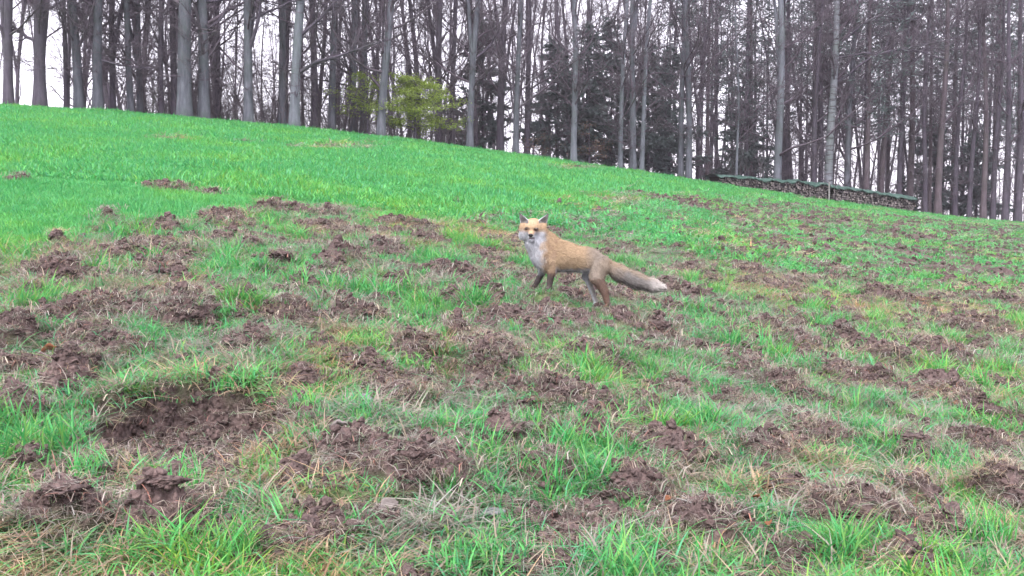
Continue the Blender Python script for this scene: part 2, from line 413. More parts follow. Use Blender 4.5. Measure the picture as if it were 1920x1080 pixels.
# ------------------------------------------------------------------ scattered grass
protos = {}
def blade_tuft(name, n, h, spread, lean, width, cols, segs=3, droop=.5, straight=False):
    """n blades: h=(min,max) length, lean=(min,max) from upright (rad), cols: list of (rgb, weight)"""
    r = rng
    V = []; C = []; F4 = []; F3 = []
    w = np.array([c[1] for c in cols], float); w /= w.sum()
    for i in range(n):
        a = r.uniform(0, 2 * math.pi); rr = spread * math.sqrt(r.uniform(0, 1))
        p = np.array([rr * math.cos(a), rr * math.sin(a), -.012])
        az = r.uniform(0, 2 * math.pi); le = r.uniform(*lean); ln = r.uniform(*h); wd = width * r.uniform(.7, 1.3)
        base = np.array(cols[r.choice(len(cols), p=w)][0]) * r.uniform(.75, 1.3)
        side = np.array([-math.sin(az), math.cos(az), 0])
        b0 = len(V)
        ang = le
        for s in range(segs + 1):
            f = s / segs
            ww = wd * (1 - f ** 1.6)
            if s < segs:
                V += [p - side * ww / 2, p + side * ww / 2]; C += [base * (1 + .0 * f)] * 2
            else:
                V.append(p); C.append(base)
            d = np.array([math.cos(az) * math.sin(ang), math.sin(az) * math.sin(ang), math.cos(ang)])
            p = p + d * ln / segs
            ang = min(ang + droop * r.uniform(.3, 1.2), 1.75)
            if p[2] < .004: p[2] = .004
        for s in range(segs - 1):
            F4.append((b0 + 2 * s, b0 + 2 * s + 1, b0 + 2 * s + 3, b0 + 2 * s + 2))
        F3.append((b0 + 2 * (segs - 1), b0 + 2 * (segs - 1) + 1, b0 + 2 * segs))
    C = np.concatenate([np.array(C), np.ones((len(C), 1))], 1)
    me = make_mesh(name, np.array(V), [np.array(F4).reshape(-1, 4), np.array(F3)], True, {'Col': ('FLOAT_COLOR', C)})
    return me

G1 = (.050, .250, .070); G2 = (.088, .315, .086); G3 = (.145, .305, .072); G4 = (.082, .29, .130); GY = (.17, .26, .07)
S1 = (.29, .235, .19); S2 = (.215, .165, .142); S3 = (.37, .325, .285); SG = (.13, .17, .10); SR = (.25, .12, .10)
def protoset(kind, k, *a, **kw):
    out = []
    for i in range(k):
        me = blade_tuft(kind, *a, **kw); me.materials.append(M_GRASS)
        out.append(bpy.data.objects.new(kind, me))
    return out
PR = []
PR += protoset('grass_a', 4, 34, (.05, .10), .07, (.05, .6), .0055, [(G1, 3), (G2, 4), (G4, 2), (G3, 1)], droop=.35)            # 0-3 meadow
PR += protoset('grass_b', 4, 30, (.11, .21), .05, (.05, .5), .0060, [(G1, 3), (G2, 4), (G3, 2), (S1, .4)], segs=4, droop=.32)    # 4-7 lush
PR += protoset('grass_c', 4, 30, (.06, .17), .08, (.7, 1.5), .0042, [(S1, 3), (S2, 3), (S3, 1.3), (SG, 2), (SR, .25)], segs=4, droop=.35)  # 8-11 straw
PR += protoset('grass_d', 4, 30, (.06, .15), .07, (.3, 1.2), .0048, [(S1, 2), (S2, 1.4), (SG, 3), (G2, 3), (G4, 3), (GY, 1)], segs=4, droop=.42)  # 12-15 mixed
PR += protoset('grass_e', 3, 60, (.07, .14), .20, (.05, .7), .012, [(G1, 3), (G2, 4), (G4, 2), (G3, 1.5)], droop=.4)           # 16-18 far meadow
PR += protoset('grass_f', 3, 50, (.07, .16), .18, (.6, 1.45), .011, [(S1, 3), (S2, 3), (S3, 1), (SG, 3), (G2, 2)], droop=.35)     # 19-21 far straw
PR += protoset('grass_g', 4, 34, (.025, .075), .075, (1.0, 1.55), .0026, [(S1, 2), (S2, 3), (S3, 1.5), (SR, .8), ((.12, .085, .075), 3), (SG, 1)], segs=4, droop=.45)    # 22-25 root fibres
# soil crumbs
def lump_mesh(name, sub, seed, flat=.7, rough=.35, size=1.0, crumbly=0):
    import bmesh
    bm = bmesh.new(); bmesh.ops.create_icosphere(bm, subdivisions=sub, radius=1)
    co = np.array([v.co[:] for v in bm.verts]); f = np.array([[v.index for v in fa.verts] for fa in bm.faces]); bm.free()
    s = seed * 7.7
    n = fbm(co[:, 0] * 1.1 + s + co[:, 2] * .9, co[:, 1] * 1.1 - s + co[:, 2] * .7, 2, 50 + seed)
    n2 = np.abs(fbm(co[:, 0] * 3.1 + s - co[:, 2] * 2.3, co[:, 1] * 3.1 + co[:, 2] * 1.9, 2, 70 + seed))
    n3 = np.abs(pn(co[:, 0] * 8 + s + co[:, 2] * 5, co[:, 1] * 8 - co[:, 2] * 6, 90 + seed))
    co = co * (1 + rough * n * 1.3 - rough * 1.3 * n2 + rough * .35 * n3 + crumbly * np.abs(pn(co[:, 0] * 13 + s + co[:, 2] * 9, co[:, 1] * 13 - co[:, 2] * 8, 91)) + crumbly * 1.2 * pn(co[:, 0] * 5 - co[:, 2] * 4, co[:, 1] * 5 + co[:, 2] * 4 + s, 92))[:, None] * size
    co[:, 2] *= flat
    return co, f
for i in range(5):
    co, f = lump_mesh('crumb', 2, i, .75, .5)
    me = make_mesh('crumb', co, [f], False); me.materials.append(M_SOIL)
    PR.append(bpy.data.objects.new('crumb', me))                                                                             # 26-30
protocol = bpy.data.collections.new('scatter_library')
for i, o in enumerate(PR):
    o.name = 'tuft_%03d' % i; protocol.objects.link(o)

def gn_scatter():
    ng = bpy.data.node_groups.new('scatter', 'GeometryNodeTree')
    ng.interface.new_socket('Geometry', in_out='INPUT', socket_type='NodeSocketGeometry')
    ng.interface.new_socket('Geometry', in_out='OUTPUT', socket_type='NodeSocketGeometry')
    n, l = ng.nodes, ng.links
    gi = n.new('NodeGroupInput'); go = n.new('NodeGroupOutput')
    ci = n.new('GeometryNodeCollectionInfo'); ci.inputs['Collection'].default_value = protocol
    ci.inputs['Separate Children'].default_value = True; ci.inputs['Reset Children'].default_value = True
    iop = n.new('GeometryNodeInstanceOnPoints'); iop.inputs['Pick Instance'].default_value = True
    def na(nm, ty):
        a = n.new('GeometryNodeInputNamedAttribute'); a.data_type = ty; a.inputs['Name'].default_value = nm
        return [s for s in a.outputs if s.enabled and s.name == 'Attribute'][0]
    l.new(gi.outputs[0], iop.inputs['Points']); l.new(ci.outputs[0], iop.inputs['Instance'])
    l.new(na('idx', 'INT'), iop.inputs['Instance Index'])
    l.new(na('rot', 'FLOAT_VECTOR'), iop.inputs['Rotation'])
    l.new(na('scl', 'FLOAT_VECTOR'), iop.inputs['Scale'])
    l.new(iop.outputs[0], go.inputs[0])
    return ng
NG = gn_scatter()
def scatter(name, P, idx, rot, scl, tint, label, cat):
    me = bpy.data.meshes.new(name); me.vertices.add(len(P)); me.vertices.foreach_set('co', np.asarray(P, np.float32).ravel())
    for an, ty, d in (('idx', 'INT', idx), ('rot', 'FLOAT_VECTOR', rot), ('scl', 'FLOAT_VECTOR', scl), ('tint', 'FLOAT', tint)):
        a = me.attributes.new(an, ty, 'POINT')
        a.data.foreach_set('vector' if ty == 'FLOAT_VECTOR' else 'value', np.asarray(d, np.int32 if ty == 'INT' else np.float32).ravel())
    o = link(name, me); md = o.modifiers.new('scatter', 'NODES'); md.node_group = NG
    tag(o, label, cat, kind='stuff')
    return o

def sample(y0, y1, dens, tmax=.60):
    area = tmax * (y1 * y1 - y0 * y0)
    n = int(area * dens)
    y = np.sqrt(rng.uniform(y0 * y0, y1 * y1, n)); x = rng.uniform(-tmax, tmax, n) * y
    return x, y

def do_grass():
    BUCK = {'meadow': [], 'rooted': []}
    for (y0, y1, dens, s0) in ((1.2, 6, 900, 1.0), (6, 12, 380, 1.15), (12, 24, 120, 1.2), (24, 58, 34, 1.5)):
        x, y = sample(y0, y1, dens)
        z, soil, R = terrain(x, y)
        n = len(x)
        D = crest_D(np.clip(x / y, -1.6, 1.6))
        keep = (y < D + .3)
        pr = rng.uniform(0, 1, n)
        greeny = fbm(x * 1.3, y * 1.0, 3, 61) + .35 * pn(x * 4, y * 4, 62)          # where green survives in the torn zone
        straw = fbm(x * 2.2 + 5, y * 2.2, 2, 63)
        # on soil: only a few straws; next to soil: straw
        keep &= ~((soil > .5) & (pr > (.34 if y0 < 12 else .22)))
        keep &= ~((R > .5) & (soil <= .5) & (rng.uniform(0, 1, n) > (.86 if y0 < 12 else .68)))
        far = y0 >= 12
        rt = R > rng.uniform(.2, .8, n)
        idx = np.zeros(n, int)
        k4 = rng.integers(0, 4, n); k3 = rng.integers(0, 3, n)
        m_mead = ~rt
        idx[m_mead] = (16 + k3 if far else k4)[m_mead]
        pg = sst(-.46, .18, greeny); pg = np.where((y > 20) & (x / y < .12), pg * .3, pg)
        q = rng.uniform(0, 1, n)
        gsel = rt & (q < pg * .9)
        ssel = rt & ~gsel
        if far:
            idx[gsel] = (16 + k3)[gsel]; idx[ssel] = (19 + k3)[ssel]
        else:
            lush = gsel & (greeny > .26) & (rng.uniform(0, 1, n) < .55)
            idx[gsel] = (12 + k4)[gsel]; idx[lush] = (4 + k4)[lush]
            soft = gsel & ~lush & (rng.uniform(0, 1, n) < .4); idx[soft] = k4[soft]
            idx[ssel] = (8 + k4)[ssel]
            mx = ssel & (rng.uniform(0, 1, n) < .35); idx[mx] = (12 + k4)[mx]
        if not far:
            os_ = (soil > .5) & (rng.uniform(0, 1, n) < .8); idx[os_] = (8 + k4)[os_]
        sc = s0 * rng.uniform(.7, 1.3, n) * np.where(soil > .5, .6, 1.0)
        uu, vv = project(x, y, z); clear = (uu > 975) & (uu < 1215) & (vv > 515) & (vv < 640) & (y > 6.0)
        sc = np.where(clear, sc * .62, sc); idx = np.where(clear & (idx >= 4) & (idx < 8), 8 + k4, idx)
        sz = sc * np.where(m_mead, .68 + .35 * pn(x * .8, y * .8, 64), rng.uniform(.45, .85, n) * np.where(y > 10, .6, 1.0))
        hug = rng.uniform(-.35, .35, (n, 2)) * np.where(rt, 1, .35)[:, None]
        rot = np.concatenate([hug, rng.uniform(0, 6.28, (n, 1))], 1)
        tint = np.clip(.46 + .75 * fbm(x * .5, y * .35, 3, 65) + .35 * pn(x * 3, y * 3, 66) + rng.normal(0, .10, n), 0, 1)
        P = np.stack([x, y, z - .004], 1); S = np.stack([sc, sc, sz], 1)
        for key, mm in (('meadow', keep & m_mead), ('rooted', keep & ~m_mead)):
            BUCK[key].append((P[mm], idx[mm], rot[mm], S[mm], tint[mm]))
    for key, nm, lb in (('meadow', 'meadow_grass', 'short bright green grass covering the upper slope'),
                        ('rooted', 'torn_grass', 'green tufts and pale dead straw between the clods of torn up soil')):
        A = [np.concatenate([b_[i] for b_ in BUCK[key]]) for i in range(5)]
        print(nm, len(A[0]))
        scatter(nm, *A, lb, 'grass')
    FB = []
    for (y0, y1, dens, s0) in ((1.2, 6, 290, 1.0), (6, 13, 110, 1.4)):
        x, y = sample(y0, y1, dens); z, soil, R = terrain(x, y); n = len(x); k = soil > .35
        sc = s0 * rng.uniform(.7, 1.5, n)
        FB.append((np.stack([x, y, z + .004], 1)[k], rng.integers(22, 26, n)[k], np.concatenate([rng.uniform(-.3, .3, (n, 2)), rng.uniform(0, 6.28, (n, 1))], 1)[k], np.stack([sc, sc, sc], 1)[k], rng.uniform(.3, .6, n)[k]))
    scatter('root_fibres', *[np.concatenate([b_[i] for b_ in FB]) for i in range(5)], 'fine pale roots and torn straw lying on the bare soil', 'straw')
    # crumbs of soil
    L_ = []
    for (y0, y1, dens, a, b_) in ((1.2, 6, 1500, .004, .026), (6, 13, 480, .009, .036), (13, 45, 40, .02, .06)):
        x, y = sample(y0, y1, dens); z, soil, R = terrain(x, y); n = len(x)
        k = soil > rng.uniform(.35, .9, n)
        s = a + (b_ - a) * rng.uniform(0, 1, n) ** 2.6
        L_.append((np.stack([x, y, z + s * .15], 1)[k], rng.integers(26, 31, n)[k], rng.uniform(0, 6.28, (n, 3))[k],
                   (s[:, None] * rng.uniform(.75, 1.3, (n, 3)))[k], np.zeros(k.sum())))
    A = [np.concatenate([b_[i] for b_ in L_]) for i in range(5)]
    print('crumbs', len(A[0]))
    scatter('soil_crumbs', *A, 'loose crumbs of brown earth strewn over the torn up soil', 'soil')
do_grass()

# ------------------------------------------------------------------ tube builders for trees
class TB:
    def __init__(s): s.V = []; s.Q = []; s.T = []; s.n = 0
    def tube(s, pts, rad, sides=6):
        pts = np.asarray(pts, float); rad = np.asarray(rad, float); k = len(pts)
        d = np.gradient(pts, axis=0); d /= np.linalg.norm(d, axis=1)[:, None] + 1e-9
        ref = np.array([.31, .95, .02]) if abs(d[0][2]) > .6 else np.array([.0, .05, 1.0])
        A = np.cross(d, ref); A /= np.linalg.norm(A, axis=1)[:, None] + 1e-9
        B = np.cross(d, A)
        a = np.arange(sides) * 2 * math.pi / sides
        ring = A[:, None, :] * np.cos(a)[None, :, None] + B[:, None, :] * np.sin(a)[None, :, None]
        V = pts[:, None, :] + ring * rad[:, None, None]
        idx = s.n + np.arange(k * sides).reshape(k, sides); nx = np.roll(idx, -1, 1)
        s.V.append(V.reshape(-1, 3)); s.Q.append(np.stack([idx[:-1], nx[:-1], nx[1:], idx[1:]], -1).reshape(-1, 4))
        s.n += k * sides
    def batch(s, P, R, sides=3):
        """P (N,k,3) polylines that end in a point, R (N,k-1) radii"""
        N_, k = P.shape[:2]
        if N_ == 0: return
        d = P[:, -1] - P[:, 0]; d /= np.linalg.norm(d, axis=1)[:, None] + 1e-9
        ref = np.where(np.abs(d[:, 2:3]) > .7, np.array([[1., 0, 0]]), np.array([[0, 0, 1.]]))
        A = np.cross(d, ref); A /= np.linalg.norm(A, axis=1)[:, None] + 1e-9; B = np.cross(d, A)
        a = np.arange(sides) * 2 * math.pi / sides
        ring = A[:, None, :] * np.cos(a)[None, :, None] + B[:, None, :] * np.sin(a)[None, :, None]   # N,sides,3
        V = P[:, :-1, None, :] + ring[:, None] * R[:, :, None, None]                              # N,k-1,sides,3
        per = (k - 1) * sides + 1
        allv = np.concatenate([V.reshape(N_, -1, 3), P[:, -1:, :]], 1)
        base = s.n + np.arange(N_)[:, None] * per
        j = np.arange(sides); jn = (j + 1) % sides
        for r in range(k - 2):
            s.Q.append(np.stack([base + r * sides + j, base + r * sides + jn, base + (r + 1) * sides + jn, base + (r + 1) * sides + j], -1).reshape(-1, 4))
        r = k - 2
        s.T.append(np.stack([base + r * sides + j, base + r * sides + jn, np.repeat(base + per - 1, sides, 1)], -1).reshape(-1, 3))
        s.V.append(allv.reshape(-1, 3)); s.n += N_ * per
    def mesh(s, name, mat):
        f = []
        if s.Q: f.append(np.concatenate(s.Q))
        if s.T: f.append(np.concatenate(s.T))
        me = make_mesh(name, np.concatenate(s.V), f, True); me.materials.append(mat); return me

def norm(v): return v / (np.linalg.norm(v, axis=-1, keepdims=True) + 1e-9)

def limb_path(r, p, d, ln, n, wob, up):
    pts = [p]; d = norm(d)
    for i in range(n):
        d = norm(d + r.normal(0, wob, 3) + np.array([0, 0, up])); p = p + d * ln / n; pts.append(p)
    return np.array(pts)

def twigs(r, tb, pts, rad, n, ln, spread=.9, up=.25, fine=3, rmin=.0095, fine_len=.5):
    """vectorised: n twigs along each polyline of list pts, then fine cones on them"""
    starts, dirs, rr = [], [], []
    for P, Rd in zip(pts, rad):
        f = r.uniform(.12, 1, n); k = len(P) - 1
        i = np.minimum((f * k).astype(int), k - 1); w = f * k - i
        starts.append(P[i] * (1 - w)[:, None] + P[i + 1] * w[:, None]); dirs.append(norm(P[i + 1] - P[i])); rr.append(Rd[i] * (1 - w) + Rd[i + 1] * w)
    S = np.concatenate(starts); Dr = np.concatenate(dirs); Rr = np.concatenate(rr)
    N_ = len(S)
    d = norm(Dr + r.normal(0, spread, (N_, 3)) * np.array([1, 1, .7]) + np.array([0, 0, up]))
    L_ = ln * r.uniform(.4, 1.25, N_)[:, None]
    p1 = S + d * L_ * .5; d2 = norm(d + r.normal(0, .3, (N_, 3)) + np.array([0, 0, up * .4])); p2 = p1 + d2 * L_ * .5
    R0 = np.clip(Rr * .5, rmin, .024)
    tb.batch(np.stack([S, p1, p2], 1), np.stack([R0, R0 * .65], 1))
    if fine:
        f = r.uniform(.15, 1, (N_, fine, 1))
        Q = np.where(f < .5, S[:, None] + (p1 - S)[:, None] * f * 2, p1[:, None] + (p2 - p1)[:, None] * (f - .5) * 2).reshape(-1, 3)
        dd = norm(np.repeat(d2, fine, 0) + r.normal(0, .65, (N_ * fine, 3)))
        ll = fine_len * r.uniform(.4, 1.3, (N_ * fine, 1))
        tb.batch(np.stack([Q, Q + dd * ll], 1), np.full((N_ * fine, 1), rmin * .75))

def trunk_path(r, H, r0, lean=(0, 0), wob=.03, step=.9, bend=0):
    n = max(6, int(H / step)); f = np.linspace(0, 1, n + 1)
    ph = r.uniform(0, 6.28, 4)
    x = lean[0] * H * f + wob * H * .35 * (np.sin(f * 7 + ph[0]) - math.sin(ph[0])) * f + bend * np.sin(f * math.pi)
    y = lean[1] * H * f + wob * H * .35 * (np.sin(f * 6 + ph[1]) - math.sin(ph[1])) * f
    pts = np.stack([x, y, f * H], 1)
    rad = r0 * (1 - .82 * f ** 1.15) + r0 * .45 * np.exp(-f * H / .35)
    pts[0, 2] = -.5
    return pts, rad

def at_h(pts, rad, h):
    z = pts[:, 2]
    return np.array([np.interp(h, z, pts[:, 0]), np.interp(h, z, pts[:, 1]), h]), np.interp(h, z, rad)

def deciduous(r, H, r0, lean=(0, 0), wob=.045, fb=2.5, nl=18, tw=7, fine=3, fork=None, limbs=(), low=8, steep=.9, sides=8, bend=0, limb_scale=1.0):
    """returns (trunk TB, [limb TBs], crown TB)"""
    T, C = TB(), TB(); LB = []
    pts, rad = trunk_path(r, H, r0, lean, wob, bend=bend)
    T.tube(pts, rad, sides)
    stems = [(pts, rad)]
    if fork:
        for (h, dx, dy, fr) in fork:
            p, rr = at_h(pts, rad, h)
            L_ = H - h - r.uniform(0, 2)
            pp = limb_path(r, p, np.array([dx, dy, 1.0]), L_, 10, .05, .09)
            rd = np.linspace(max(rr * fr, .03), rr * .15, 11); T.tube(pp, rd, 6); stems.append((pp, rd))
    sec, srad = [], []
    for (h, az, el, ln, fr) in limbs:                         # the big limbs one can pick out in the photo
        p, rr = at_h(pts, rad, h); lb = TB()
        d = np.array([math.cos(az) * math.cos(el), math.sin(az) * math.cos(el), math.sin(el)])
        pp = limb_path(r, p, d, ln, 9, .13, .05); rd = np.linspace(rr * fr, .018, 10); lb.tube(pp, rd, 6)
        for k in range(int(5 * ln / 3)):
            i = r.integers(2, 9); q = limb_path(r, pp[i], norm(pp[i] - pp[i - 1]) + r.normal(0, .6, 3), ln * r.uniform(.2, .45), 4, .16, .06)
            qr = np.linspace(rd[i] * .6, .008, 5); lb.tube(q, qr, 4); sec.append(q); srad.append(qr)
        sec.append(pp); srad.append(rd); LB.append(lb)
    for k in range(nl):
        sp, sr = stems[r.integers(0, len(stems))] if r.uniform() < .6 else stems[0]
        zmin = max(fb, sp[0, 2] + .6); f = r.uniform(0, 1) ** 1.15; h = zmin + f * (H * .96 - zmin)
        p, rr = at_h(sp, sr, h)
        az = r.uniform(0, 6.28); el = r.uniform(.25, steep); ln = limb_scale * (1.0 + (H - h) * r.uniform(.14, .30))
        d = np.array([math.cos(az) * math.cos(el), math.sin(az) * math.cos(el), math.sin(el)])
        pp = limb_path(r, p, d, ln, 6, .15, .10); rd = np.linspace(max(rr * r.uniform(.22, .42), .014), .010, 7)
        C.tube(pp, rd, 5)
        sec.append(pp); srad.append(rd)
        for j in range(4):
            i = r.integers(1, 6); q = limb_path(r, pp[i], norm(pp[i + 1] - pp[i]) + r.normal(0, .65, 3), ln * r.uniform(.25, .55), 4, .18, .07)
            qr = np.linspace(rd[i] * .6, .007, 5); C.tube(q, qr, 3); sec.append(q); srad.append(qr)
    # thin low shoots on the stem
    for k in range(low):
        h = r.uniform(.8, max(fb + 2, 3.5)); p, rr = at_h(pts, rad, h); az = r.uniform(0, 6.28)
        d = np.array([math.cos(az), math.sin(az), r.uniform(-.1, .6)]); ln = r.uniform(.6, 2.0)
        q = limb_path(r, p, d, ln, 4, .16, .04); qr = np.linspace(.016, .006, 5); C.tube(q, qr, 3); sec.append(q); srad.append(qr)
    twigs(r, C, sec, srad, tw, .85, fine=fine)
    return T, LB, C

class LeafB:
    def __init__(s): s.V = []; s.n = 0
    def add(s, P, D, ln, wd, r):
        """one pointed leaf/needle spray (quad) per row"""
        N_ = len(P); sd = norm(np.cross(D, norm(r.normal(0, 1, (N_, 3)))))
        a = P; c = P + D * ln[:, None]; m = P + D * ln[:, None] * .5
        s.V.append(np.stack([a, m + sd * wd[:, None] * .5, c, m - sd * wd[:, None] * .5], 1).reshape(-1, 3))
    def mesh(s, name, mat):
        V = np.concatenate(s.V); q = np.arange(len(V)).reshape(-1, 4)
        me = make_mesh(name, V, [q], True); me.materials.append(mat); return me

def conifer(r, H, r0, cb, spread, n_br, per, droop=-.15, spray=(.30, .07), top_taper=True, lean=(0, 0)):
    T, LF = TB(), LeafB(); C = TB()
    pts, rad = trunk_path(r, H, r0, lean, .012); T.tube(pts, rad, 7)
    for k in range(n_br):
        f = (k + r.uniform()) / n_br; h = cb + f * (H - cb) * .98
        p, rr = at_h(pts, rad, h); az = r.uniform(0, 6.28)
        prof = (1 - f) ** .8 if top_taper else (math.sin(math.pi * min(1, .25 + f * .75)) ** .7)
        ln = spread * (prof * .9 + .12) * r.uniform(.6, 1.15)
        d = np.array([math.cos(az), math.sin(az), droop + .25 * f + r.normal(0, .1)])
        q = limb_path(r, p, d, ln, 5, .08, .03 if droop < 0 else .10); qr = np.linspace(max(rr * .3, .014), .006, 6); C.tube(q, qr, 3)
        m = int(per * ln / spread) + 3
        fr = r.uniform(.15, 1, m); i = np.minimum((fr * 5).astype(int), 4); w = (fr * 5 - i)[:, None]
        P = q[i] * (1 - w) + q[i + 1] * w; bd = norm(q[i + 1] - q[i])
        off = r.normal(0, 1, (m, 3)) * np.array([.10, .10, .05]) * ln * .9 * (1.1 - fr)[:, None]
        D_ = norm(bd * .8 + norm(off + 1e-6) * .9 + r.normal(0, .35, (m, 3)) + np.array([0, 0, -.12]))
        LF.add(P + off, D_, spray[0] * r.uniform(.5, 1.4, m), spray[1] * r.uniform(.6, 1.5, m), r)
    for k in range(int(cb * 2.5)):                      # dead branch stubs below the crown
        h = r.uniform(.35, cb + .5); p, rr = at_h(pts, rad, h); az = r.uniform(0, 6.28)
        q = limb_path(r, p, np.array([math.cos(az), math.sin(az), r.uniform(-.3, .3)]), r.uniform(.4, 1.5), 3, .15, 0)
        C.tube(q, np.linspace(.016, .005, 4), 3)
    return T, C, LF

def place_xy(u, off, v=None):
    """a standing tree at photo column u, off metres behind the crest"""
    v = v if v is not None else float(np.interp((u - 960) / F_PX, _T, _VC))
    t = ray(u, v)[0] / ray(u, v)[1]
    y = float(crest_D(t)) + off
    return t * y, y

